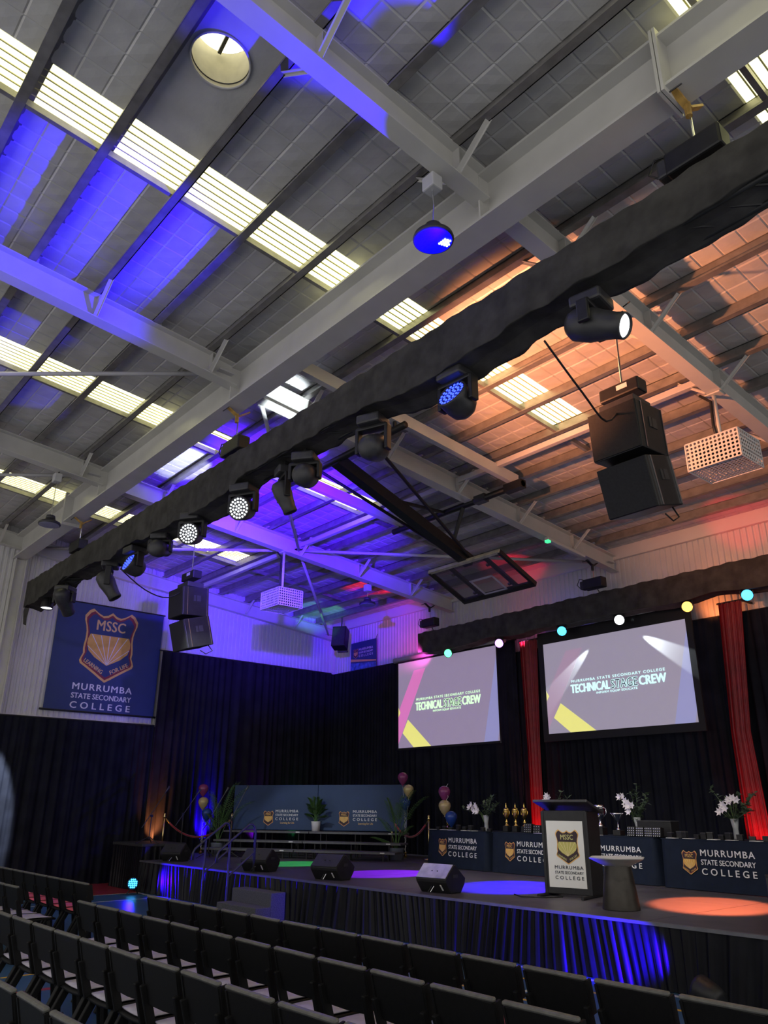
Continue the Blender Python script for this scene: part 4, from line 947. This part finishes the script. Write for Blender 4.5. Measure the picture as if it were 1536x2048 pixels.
# medal displays
def medal_box(lb, loc, wd, h, nx_, nz_):
    t = thing('medal_display', lb, 'medal display', loc, group='medal displays')
    MB().box((0, 0, h / 2), (wd, .10, h), rx=R(-8)).build('stand', M_BMET, t, bevel=.004)
    for j in range(nz_):
        for i in range(nx_):
            MB().lathe([(.0085, -.004), (.0085, .004), (.004, .005)], 8, Matrix.Translation((-wd / 2 + wd * (i + .5) / nx_, -.055 + (.5 - (j + .5) / nz_) * .02 * -1, h * (j + .5) / nz_)) @ Matrix.Rotation(R(90), 4, 'X')).build('medal', M_SILVER, t)
medal_box('rack of small medals below the third gold trophy', on_table(1, -.02, .12), .16, .15, 4, 4)
medal_box('rack of small medals against the lectern side', on_table(1, .17, .14), .15, .13, 3, 3)
for k, (lx, nm) in enumerate(((.33, 'first'), (.49, 'second'), (.65, 'third'), (.80, 'fourth'))):
    medal_box('rack of small medals, %s of four on the table behind the pedestal' % nm, on_table(2, lx, .14), .135, .14, 4, 4)
# award boxes and papers
ORD = ['first', 'second', 'third', 'fourth', 'fifth', 'sixth', 'seventh', 'eighth', 'ninth', 'tenth', 'eleventh', 'twelfth', 'thirteenth', 'fourteenth']
def award_box(lb, loc, h, wd=.085):
    t = thing('award_box', lb, 'box', loc, random.uniform(-.3, .3), group='small black award boxes')
    MB().box((0, 0, h * .42), (wd, .06, h * .84)).build('box', M_BMET, t, bevel=.004); MB().box((0, 0, h * .92), (wd * 1.03, .063, h * .16)).build('lid', M_BMET2, t, bevel=.003)
for i, (lx, h) in enumerate(((-.72, .05), (-.53, .07), (-.33, .05), (-.10, .10), (.09, .07), (.27, .10), (.62, .07), (.80, .05))):
    award_box('small black award box, %s from the left on the left-end table' % ORD[i], on_table(0, lx, .14), h)
for i, (lx, h) in enumerate(((-.78, .08), (-.62, .10), (-.54, .10), (-.33, .06), (-.22, .09), (-.12, .10), (.06, .07), (.17, .10), (.34, .08), (.52, .06), (.72, .07))):
    award_box('small black award box, %s from the left on the right-end table' % ORD[i], on_table(3, lx, .14), h)
def sheet(lb, loc, a, wd, m=M_PAPER, dp=.10):
    tag(MB().box((0, 0, .004), (wd, dp, .006)).build('paper_card', m), lb, 'card', 'cards along the table fronts'); o = COL.objects[-1]
    o.location = loc; o.rotation_euler = (0, 0, a)
for k, lst in ((0, (-.80, -.44, -.20, .20, .44)), (2, (-.78, -.50, -.30)), (3, (-.70, -.42, -.02, .26, .62))):
    for i, lx in enumerate(lst):
        sheet('white card at the table front, %s from the left on the %s table' % (ORD[i], ['left-end', '', 'pedestal-side', 'right-end'][k]), on_table(k, lx, .055), TABS[k][2], .15)
sheet('lavender folded sheet on the table left of the lectern', on_table(1, .36, .07), TABS[1][2], .34, M_LAV, .16)
t = thing('storage_case', 'low black case behind the medal racks', 'case', on_table(2, .55, .50), TABS[2][2])
MB().box((0, 0, .11), (.62, .22, .22)).build('body', M_BMET, t, bevel=.01); MB().box((0, 0, .225), (.63, .23, .02)).build('lid', M_BMET2, t, bevel=.005)

# vases of lilies and eucalyptus
def leaf(mbp, p, d, up, L, wd):
    d = Vector(d).normalized(); s = d.cross(Vector(up)); s = s.normalized() if s.length > .01 else Vector((1, 0, 0)); n = s.cross(d)
    p = Vector(p); mbp.add([p, p + d * L * .45 + s * wd / 2 + n * L * .06, p + d * L, p + d * L * .45 - s * wd / 2 + n * L * .06, p + d * L * .5 - n * L * .02], [(0, 1, 4), (1, 2, 4), (2, 3, 4), (3, 0, 4)])
def vase(lb, loc, lilies, sprigs, seed, tall=.28):
    rnd = random.Random(seed)
    t = thing('flower_vase', lb, 'flowers', loc, group='vases of white lilies')
    MB().lathe([(.045, 0), (.042, .02), (.038, tall * .5), (.06, tall), (.055, tall), (.034, tall * .5), (.03, .02)], 20).build('vase', M_GLASS, t, smooth=True)
    for (dx_, dy_, dz_) in sprigs:
        mbp = MB(); e = Vector((dx_, dy_, dz_)); s0 = Vector((0, 0, .05)); pts = [s0, Vector((dx_ * .15, dy_ * .15, tall)), Vector((dx_ * .6, dy_ * .6, tall + (dz_ - tall) * .6)), e]
        mbp.tube(pts, .004, 5)
        for k in range(30):
            f = .3 + .7 * k / 30; i = min(2, int(f * 3)); p = pts[i] + (pts[i + 1] - pts[i]) * (f * 3 - i)
            leaf(mbp, p, (rnd.uniform(-1, 1), rnd.uniform(-1, 1), rnd.uniform(-.3, .7)), (0, 0, 1), rnd.uniform(.065, .11), .065)
        mbp.build('eucalyptus_sprig', M_LEAF2, t)
    lilies = list(lilies) + [(a + rnd.uniform(-.06, .06), b + rnd.uniform(-.03, .02), c_ + rnd.uniform(-.06, .05)) for a, b, c_ in lilies]
    for (dx_, dy_, dz_) in lilies:
        mbp = MB(); c = Vector((dx_, dy_, dz_)); ax = Vector((dx_ * 1.5 + .1, -1, .1)).normalized(); a1 = ax.cross(Vector((0, 0, 1))).normalized(); a2 = a1.cross(ax)
        for k in range(6):
            g = 2 * math.pi * k / 6; leaf(mbp, c, ax * .55 + (a1 * math.cos(g) + a2 * math.sin(g)), ax, .075, .040)
        o = mbp.build('lily', M_LILY, t); MB().tube([(0, 0, .06), (dx_ * .3, dy_ * .3, tall), (dx_, dy_, dz_)], .004, 5).build('stem', M_STEM, t)
vase('vase of pale lilies with eucalyptus on the left-end table', (-10.72, 11.80, TZ), [(-.18, -.05, .42), (-.26, -.05, .40), (-.34, -.03, .44), (-.42, -.02, .42), (-.12, -.08, .36), (-.30, -.06, .47)], [(.18, 0, .62), (.30, .05, .50), (.05, .05, .60), (-.60, 0, .40), (.22, -.05, .38), (-.1, .05, .5)], 1)
vase('vase of white lilies half hidden behind the lectern top', (-9.30, 11.95, TZ), [(-.02, -.05, .62), (-.05, -.05, .55), (.02, -.05, .50), (.05, -.08, .42), (.12, -.08, .38)], [(.30, 0, .52), (.42, 0, .60), (.18, .05, .50), (.25, -.05, .40), (.2, .1, .7)], 2)
vase('vase of white lilies with tall eucalyptus behind the medal racks', (-7.56, 11.95, TZ), [(-.08, -.05, .42), (-.02, -.08, .46), (-.20, -.03, .60), (-.16, -.03, .53), (-.10, -.06, .50)], [(.02, .05, .80), (.25, 0, .56), (.2, .05, .66), (-.1, .05, .68), (.12, -.05, .4)], 3)
vase('vase of white lilies at the right beside the red drape', (-5.82, 11.72, TZ), [(-.14, -.05, .40), (.0, -.06, .54), (.05, -.06, .56), (-.12, -.04, .47)], [(-.30, 0, .70), (.35, .05, .64), (.25, 0, .5), (.3, -.05, .40), (-.1, .06, .55), (.1, .06, .62)], 4)

# ------------------------------------------------------------------ lectern
t = thing('lectern', 'black lectern with white crest panel at the front of the stage', 'lectern', (-6.88, 9.12, .6), R(13))
MB().b2((-.31, -.02, .03), (.31, .10, 1.05)).build('body', M_BMET, t, bevel=.008)
for s in (-1, 1):
    MB().b2((s * .31 - .02, -.03, .03), (s * .31 + .02, .38, 1.04)).build('side_panel', M_BMET, t, bevel=.006)
    MB().tube([(s * .30, -.30, .02), (s * .30, .42, .02)], .022, 8).build('foot', M_BMET, t)
MB().b2((-.26, -.026, .11), (.26, -.020, .92)).build('white_panel', M_WPANEL, t)
MB().box((0, .14, 1.10), (.78, .56, .035), rx=R(-15)).build('reading_shelf', M_BMET2, t, bevel=.01)
MB().box((0, .405, 1.05), (.78, .02, .05)).build('shelf_lip', M_BMET, t)
CREST_L = (M_CGOLD, M_CNAVY, M_CNAVY, mat('crest_olive_shell', (.46, .42, .12), .55, 0, .08, 10), M_CRAY, mat('crest_olive_text', (.55, .52, .22), .55, 0, .06, 10))
crest(t, .03, .60, .33, -.027, CREST_L); college(t, .03, .29, .40, -.028, M_NTXT, vsp=.155)
mbp = MB(); text_add(mbp, 'lectern', -.215, .945, .07, .016, -.0215) if False else None
t = thing('pedestal_bowl', 'bronze pedestal with shallow pale bowl right of the lectern', 'pedestal', (-5.70, 8.50, .6))
MB().lathe([(.21, 0), (.212, .01), (.15, .46), (.148, .47)], 28).build('pedestal', M_PEW, t, smooth=True)
MB().lathe([(.15, .45), (.20, .47), (.345, .535), (.35, .545), (.34, .548), (.20, .50), (.001, .49)], 6).build('bowl', M_PEWL, t)

# ------------------------------------------------------------------ stage monitors
def wedge(lb, x, y, a, pan, s=1.0):
    t = thing('stage_monitor', lb, 'speaker', (x, y, .6), a, group='stage monitor wedges')
    prof = [(-.09, 0), (.12, 0), (.20, .10), (.22, .17), (.02, .33), (-.02, .335), (-.20, .17), (-.19, .13)]
    prof = [(p[0] * s, p[1] * s) for p in prof]
    MB().profx(prof, -.25 * s, .25 * s).build('cabinet', M_BMET, t, bevel=.012)
    v0, v1 = Vector((0, -.195, .178)) * s, Vector((0, -.030, .334)) * s; d = v1 - v0; n = Vector((0, -d.z, d.y)).normalized() * .006
    MB().add([v0 + Vector((-.245 * s, 0, 0)), v0 + Vector((.245 * s, 0, 0)), v1 + Vector((.245 * s, 0, 0)), v1 + Vector((-.245 * s, 0, 0))] + [p + n for p in (v0 + Vector((-.245 * s, 0, 0)), v0 + Vector((.245 * s, 0, 0)), v1 + Vector((.245 * s, 0, 0)), v1 + Vector((-.245 * s, 0, 0)))], [(0, 1, 2, 3), (7, 6, 5, 4), (0, 4, 5, 1), (1, 5, 6, 2), (2, 6, 7, 3), (3, 7, 4, 0)]).build('top_panel', pan, t)
    for k in (-.03, .06): MB().box((k * s, -.125 * s, .258 * s), (.012, .012, .012)).build('socket', M_BMET, t)
    MB().box((.254 * s, .0, .20 * s), (.008, .10, .04)).build('side_handle', M_BMET2, t)
    for k in (-.02, .02): MB().tube([(k, -.15 * s, .08 * s), (k - .03, -.20, .012)], .006, 6).build('cable', M_CHROME if k > 0 else M_BMET, t)
    MB().box((.16 * s, -.165 * s, .07 * s), (.022, .006, .09), rx=R(40)).build('label_strip', M_PAPER, t)
WP_D = mat('dark_wedge_panel', (.030, .031, .034), .38, .1, .15, 20, .1, 200); WP_L = mat('lit_grey_wedge_panel', (.42, .42, .39), .34, .3, .2, 8)  # the pale copy has the bright reflection on its panel painted in
wedge('black stage monitor at the far left front, blue-lit corner', -16.35, 8.28, R(28), WP_D)
wedge('black stage monitor behind the handrail', -12.95, 8.22, R(22), WP_D, 1.1)
wedge('black stage monitor in the middle of the stage front', -10.85, 8.25, R(12), WP_D, 1.1)
wedge('stage monitor with brightly lit grey panel near the lectern', -8.36, 8.22, R(6), WP_L, 1.05)
t = thing('subwoofer', 'black speaker box at the right edge of the stage front', 'speaker', (-3.46, 8.24, .6))
MB().b2((-.30, -.25, 0), (.30, .25, .50)).build('cabinet', M_BMET, t, bevel=.012); MB().b2((-.28, -.262, .03), (.28, -.25, .47)).build('grille', M_BMET2, t)
tag(MB().tube([(-7.5, 8.75, .608), (-7.25, 8.60, .608), (-7.0, 8.78, .608), (-6.9, 9.0, .608)], .008, 6).build('cable', M_BMET, None, smooth=True), 'thin black cable on the stage at the lectern foot', 'cable', 'stage cables')

# ------------------------------------------------------------------ steps and handrails
t = thing('carpeted_steps', 'charcoal carpeted two-tread steps against the stage front', 'steps', (-12.03, 0, 0))
MB().b2((-.60, 7.22, 0), (.60, 7.50, .20)).build('lower_tread', M_CARPET, t, bevel=.012); MB().b2((-.60, 7.50, 0), (.60, 7.775, .40)).build('upper_tread', M_CARPET, t, bevel=.012)
for x, sh, lb in ((-12.72, 0, 'black handrail with looped top beside the carpeted steps'), (-13.72, .08, 'black handrail one step further left of the carpeted steps')):
    t = thing('handrail', lb, 'handrail', (x, sh, 0), group='stage handrails')
    pts = [(0, 7.95, .60), (0, 7.95, 1.25)] + [(0, 7.95 - .10 * (1 - math.cos(q)), 1.25 + .14 * math.sin(q)) for q in (R(40), R(75), R(100), R(120))] + [(0, 7.24, .96), (0, 7.21, .90), (0, 7.21, .78)]
    MB().tube(pts, .021, 8).build('top_rail', M_BMET2, t, smooth=True)
    MB().tube([(0, 7.95, .94), (0, 7.45, .56)], .018, 8).build('mid_rail', M_BMET2, t); MB().tube([(0, 7.45, 0), (0, 7.45, 1.10)], .02, 8).build('front_post', M_BMET2, t)
    MB().b2((-.05, 7.40, 0), (.05, 7.50, .01)).build('foot_plate', M_BMET2, t); MB().b2((-.05, 7.90, .60), (.05, 8.0, .61)).build('foot_plate', M_BMET2, t)

# ------------------------------------------------------------------ stanchions and ropes
def stanchion(lb, x, y):
    t = thing('stanchion', lb, 'post', (x, y, .6), group='brass rope posts')
    MB().lathe([(.15, 0), (.15, .015), (.05, .03), (.022, .05)], 24).build('base', M_BRASS, t, smooth=True); MB().tube([(0, 0, .04), (0, 0, .84)], .022, 12).build('post', M_BRASS, t, smooth=True)
    MB().lathe([(.03, .82), (.034, .85), (.02, .87), (.032, .89), (.022, .92), (.005, .925)], 14).build('finial', M_BRASS, t, smooth=True)
stanchion('brass rope post at the far left of the stage, orange glow behind', -18.72, 9.10); stanchion('brass rope post behind the palm by the left balloons', -18.70, 10.95)
stanchion('brass rope post behind the left end of the tables', -13.55, 13.0); stanchion('brass rope post behind the right-hand palm and riser', -15.2, 13.35)
for lb, p, q, sag in (('red velvet rope sagging behind the left balloons', (-18.72, 9.13, 1.40), (-18.70, 10.92, 1.38), .42), ('red velvet rope sagging between riser and tables', (-15.17, 13.35, 1.40), (-13.58, 13.0, 1.40), .36)):
    pts = []
    for i in range(17):
        f = i / 16; pts.append((p[0] + (q[0] - p[0]) * f, p[1] + (q[1] - p[1]) * f, p[2] + (q[2] - p[2]) * f - sag * 4 * f * (1 - f)))
    t = thing('velvet_rope', lb, 'rope', (0, 0, 0), group='velvet ropes'); MB().tube(pts[1:-1], .022, 8).build('rope', M_ROPE, t, smooth=True)
    for a, b in ((pts[0], pts[1]), (pts[-2], pts[-1])): MB().tube([a, b], .015, 8).build('end_hook', M_BRASS, t)

# ------------------------------------------------------------------ balloons
B_P = mat('pearl_plum_balloon', (.24, .045, .15), .22, .1, .05, 4); B_G = mat('pearl_gold_balloon', (.52, .42, .20), .25, .15, .05, 4); B_B = mat('pearl_blue_balloon', (.02, .06, .28), .2, .1, .05, 4)
def bunch(lb, base, bs, zbase):
    t = thing('balloon_bunch', lb, 'balloons', (base[0], base[1], zbase), group='balloon bunches')
    for (dx_, dy_, z, m) in bs:
        z -= zbase; r_ = .125
        prof = [(.004, -.175), (.016, -.168), (.006, -.155), (.03, -.135), (.07, -.09), (.105, -.03), (.125, .03), (.118, .08), (.09, .12), (.05, .142), (.005, .15)]
        MB().lathe([(a, b + z) for a, b in prof], 24, Matrix.Translation((dx_, dy_, 0))).build('balloon', m, t, smooth=True)
        MB().tube([(dx_, dy_, z - .17), (dx_ * .4, dy_ * .4, (z - .17) * .6), (0, 0, .08)], .003, 4).build('ribbon', M_PAPER, t)
    mbp = MB(); mbp.tube([(.02 * math.sin(k * 1.1), .02 * math.cos(k * 1.1), .1 + k * .022) for k in range(36)], .004, 4); mbp.build('curled_ribbon', M_PAPER, t)
    MB().lathe([(.03, 0), (.045, .04), (.02, .075), (.035, .10), (.01, .12)], 8).build('weight', M_GOLD, t)
bunch('plum, gold and blue balloons at the far left beside the palm', (-18.45, 10.0), [(-.12, 0, 2.06, B_P), (-.03, -.02, 1.75, B_G), (.12, .02, 1.49, B_B)], .60)
bunch('plum, gold and blue balloons behind the right-hand palm', (-14.45, 13.1), [(-.08, 0, 2.32, B_P), (.12, 0, 2.04, B_G), (0, 0, 1.76, B_B)], .60)
bunch('plum, gold and blue balloons on the left-end award table', (-11.90, 11.95), [(-.08, 0, 1.95, B_P), (-.08, 0, 1.68, B_G), (.10, 0, 1.47, B_B)], TZ)

# ------------------------------------------------------------------ palms
def palm(lb, loc, pr, ph_, pm, fronds, seed, stemh=.35, lw=.022):
    rnd = random.Random(seed); t = thing('potted_palm', lb, 'plant', loc, group='potted palms')
    MB().lathe([(pr * .82, 0), (pr, ph_ * .95), (pr * 1.04, ph_), (pr * .95, ph_), (pr * .9, ph_ * .9), (.001, ph_ * .9)], 24).build('pot', pm, t, smooth=True)
    for (ex, ey, ez) in fronds:
        p0 = Vector((rnd.uniform(-.03, .03), rnd.uniform(-.03, .03), ph_ * .9)); e = Vector((ex, ey, ez)); m1 = Vector((ex * .25, ey * .25, ph_ + (ez - ph_) * .75)); pts = []
        for k in range(13):
            f = k / 12; pts.append(p0 * (1 - f) ** 2 + m1 * 2 * f * (1 - f) * 1.0 + e * f * f)
        mbp = MB(); mbp.tube(pts, [.009 * (1 - .7 * k / 12) for k in range(13)], 5)
        for k in range(5, 13):
            for s in (-1, 1):
                for o in (0, .5):
                    if k + o > 12: continue
                    p = pts[k] if o == 0 else (pts[k] + pts[min(12, k + 1)]) / 2
                    d = (pts[min(12, k + 1)] - pts[k - 1]).normalized(); sd = d.cross(Vector((0, 0, 1)))
                    sd = sd.normalized() if sd.length > .05 else Vector((1, 0, 0))
                    leaf(mbp, p, d * .8 + sd * s * .8 + Vector((0, 0, -.25)), (0, 0, 1), .20 * (1.15 - k / 20), lw)
        mbp.build('frond', M_LEAF, t)
palm('tall potted palm beside the left balloons', (-18.05, 10.22, .60), .16, .26, M_POTG, [(-.55, 0, 1.45), (.55, .1, 1.62), (.85, .2, 1.50), (.2, .2, 1.55), (-.25, -.1, 1.35), (.35, -.25, 1.10), (-.45, -.1, .75), (.6, -.1, 1.0), (.0, -.3, .9), (.95, .3, 1.2)], 3)
palm('tall potted palm in a grey pot right of the riser', (-13.98, 12.40, .60), .17, .24, M_POTG, [(-.30, 0, 1.20), (.50, .05, 1.42), (.85, .1, 1.30), (-.55, 0, .85), (-.15, -.1, 1.25), (.2, -.1, 1.15), (-.65, -.1, .45), (.45, 0, .70), (0, .2, 1.3)], 5)
palm('small bushy plant in a white pot on the top riser', (-16.62, 12.10, 1.13), .115, .22, M_POTW, [(-.30, 0, .62), (.28, 0, .60), (-.15, -.1, .74), (.12, -.1, .76), (0, .1, .70), (-.36, 0, .40), (.34, 0, .36), (.05, -.2, .52), (-.2, .1, .5), (.22, .1, .5)], 7, lw=.06)

# ------------------------------------------------------------------ microphone stands
def mic_stand(lb, x, y, z0, j, b0, b1):
    t = thing('microphone_stand', lb, 'mic stand', (x, y, z0), group='microphone stands')
    MB().tube([(0, 0, .10), (0, j[0] - y, j[1] - z0)], .011, 8).build('pole', M_BMET, t)
    for k in range(3):
        a = 2.1 * k + .4; MB().tube([(0, 0, .14), (.28 * math.cos(a), .28 * math.sin(a), .012)], .010, 6).build('leg', M_BMET, t)
    MB().tube([(0, b0[0] - y, b0[1] - z0), (0, b1[0] - y, b1[1] - z0)], .009, 6).build('boom', M_BMET2, t)
    d = Vector((0, b1[0] - b0[0], b1[1] - b0[1])).normalized(); e = Vector((0, b1[0] - y, b1[1] - z0))
    MB().tube([e, e + d * .10, e + d * .17], [.014, .018, .026], 10).build('microphone', M_BMET2, t, smooth=True)
    MB().box((0, j[0] - y, j[1] - z0), (.03, .05, .05)).build('knuckle', M_BMET, t)
mic_stand('microphone stand in front of the orange glow at far left', -17.0, 7.95, .92, (7.96, 1.48), (7.76, 1.24), (8.22, 1.95))
mic_stand('microphone stand with boom crossing the left balloons', -16.8, 8.62, .60, (8.60, 1.52), (8.44, 1.28), (8.88, 1.90))
mic_stand('microphone stand with boom crossing the left palm', -16.8, 9.30, .60, (9.30, 1.48), (9.12, 1.18), (9.60, 1.95))
mic_stand('microphone stand against the left backdrop board', -16.8, 9.82, .60, (9.83, 1.40), (9.74, 1.26), (10.14, 2.00))

# ------------------------------------------------------------------ floor lights
t = par_can('floor_par', 'lit blue floor lamp at the left end of the stage skirt', -16.55, 7.50, .20, (.75, -.55, .1), None, .11)
Mx = aim_matrix(Vector((.75, -.55, .1)).normalized()); mbp = MB()
for i in range(-2, 3):
    for j in range(-2, 3):
        if abs(i) + abs(j) < 4: mbp.lathe([(.016, .03), (.014, .045), (.003, .05)], 8, Mx @ Matrix.Translation((i * .036, j * .036, 0)))
mbp.build('led_or_glint_dots', E_CYAN, t)
MB().tube([(0, -.12, -.19), (0, 0, -.02), (0, .12, -.19)], .012, 6).build('stand', M_BMET, t)
light_spot('floor_par_glow', (-16.40, 7.52, .22), (-14.9, 7.86, .42), BLUE, 200, 70, 0.6)
light_spot('floor_par_spill', (-16.35, 7.40, .26), (-14.0, 5.6, 0.0), BLUE, 55, 30, 0.5)
t = par_can('floor_par', 'dark floor lamp at the right end washing the skirt blue', -4.15, 7.34, .16, (-.92, .30, .22), None, .12)
MB().tube([(0, -.13, -.15), (0, 0, -.02), (0, .13, -.15)], .012, 6).build('stand', M_BMET, t)
light_spot('floor_par_glow', (-4.34, 7.40, .22), (-5.6, 7.84, .40), BLUE, 1700, 50, 0.7)
for y, nm, c, e, pw in ((9.05, 'orange', (1.0, .30, .08), E_ORANGE, 200), (10.40, 'blue', BLUE, E_BLUE, 1100), (11.86, 'purple', (.35, 0, 1), E_PURPLE, 90), (13.19, 'green', (.05, 1, .2), E_GREEN, 26)):
    t = par_can('uplight', '%s uplight at the foot of the left stage curtain' % nm, -18.95, y, .72, (-.12, 0, 1), e, .09, None, 'uplights along the left curtain')
    MB().box((0, 0, -.08), (.14, .14, .08)).build('base', M_BMET, t)
    light_spot('uplight_glow', (-18.98, y, .80), (-19.2, y, 1.25), c, pw, 60, .8)

# ------------------------------------------------------------------ chairs
def make_chair():
    t = thing('stacking_chair', 'chair', 'chair', (0, 0, 0), group='black stacking chairs')
    tilt = Matrix.Translation((0, -.02, .79)) @ Matrix.Rotation(R(14), 4, 'X') @ Matrix.Translation((0, 0, -.79))
    half = [(.0, .785), (.222, .778), (.223, .70), (.218, .62), (.205, .575), (.170, .540), (0, .534)]
    P = half + [(-x, z) for x, z in half[-2:0:-1]]
    mbp = MB(); mbp.poly(P, -.004, .018, tilt); mbp.build('backrest', M_BPLASTIC, t, bevel=.006)
    for s in (-1, 1):
        mbp = MB(); mbp.poly([(s * .222, .775), (s * .206, .775), (s * .202, .60), (s * .216, .60)], -.010, .050, tilt); mbp.build('side_flange', M_BPLASTIC, t)
    mbp = MB(); mbp.box((0, .006, .790), (.446, .032, .022), M=tilt); mbp.build('top_rail', M_LIP, t, bevel=.010)
    for s in (-1, 1):
        mbp = MB(); mbp.bar((s * .205, .005, .66), (s * .195, .075, .43), .030, .055); mbp.build('upright', M_BPLASTIC, t, bevel=.006)
    rows = []
    for y, z, wd in ((.07, .425, .40), (.12, .428, .42), (.30, .432, .43), (.44, .440, .42), (.48, .425, .40)):
        rows.append([(wd * (i / 6 - .5), y, z + .014 * (2 * i / 6 - 1) ** 2) for i in range(7)])
    mbp = MB(); mbp.grid(rows); mbp.build('seat', M_BPLASTIC, t, smooth=True, solid=.02)
    mbp = MB(); mbp.grid([[(.37 * (i / 6 - .5), y, .446 + .006 * math.sin(j * .8) + .010 * (2 * i / 6 - 1) ** 2) for i in range(7)] for j, y in enumerate((.09, .18, .27, .36, .43))]); mbp.build('seat_pad', M_PADG, t, smooth=True, solid=.008)
    for s in (-1, 1):
        MB().bar((s * .185, .40, .42), (s * .205, .46, 0), .045, .040).build('front_leg', M_BPLASTIC, t, bevel=.006)
        MB().bar((s * .185, .12, .42), (s * .205, -.10, 0), .045, .050).build('rear_leg', M_BPLASTIC, t, bevel=.006)
    return t
proto = make_chair(); first = True
def red_copy(r):
    for ch in r.children:
        if ch.name.startswith('seat_pad'):
            ch.data = PADR_MESH
PADR_MESH = None
for ch in proto.children:
    if ch.name.startswith('seat_pad'):
        PADR_MESH = ch.data.copy(); PADR_MESH.materials[0] = M_PADR
def put_chair(x, y, lb, red):
    global first
    rj = random.uniform(-.03, .03)
    if first and not red:
        r = proto; r.location = (x, y, 0); r['label'] = lb; first = False; r.rotation_euler = (0, 0, rj)
    else: r = copy_tree(proto, (x, y, 0), rj, lb)
    if red: red_copy(r)
for k in range(12):
    put_chair(-8.20 + .5 * k, 3.28 + .002 * k, 'black chair with grey seat, %s from the aisle in the second row' % ORD[k], False)
for k in range(13):
    put_chair(-8.22 + .5 * k, 4.02 + .006 * k, 'black chair with red seat, %s from the aisle in the row nearest the stage' % ORD[k], True)
for k in range(11):
    put_chair(-7.86 + .5 * k, 2.42 + .003 * k, 'black chair with grey seat, %s from the left in the third row' % ORD[k], False)
for k in range(4):
    put_chair(-4.87 + .5 * k, 1.55, 'black chair, %s from the left in the nearest row at the bottom edge' % ORD[k], False)
for k in range(8):
    put_chair(-10.33 - .485 * k, 4.03, 'black chair with red seat, %s left of the aisle in the far block' % ORD[k], True)
for k in range(3):
    put_chair(-10.44 - .5 * k, 3.25, 'black chair with grey seat, %s left of the aisle in the far block second row' % ORD[k], False)
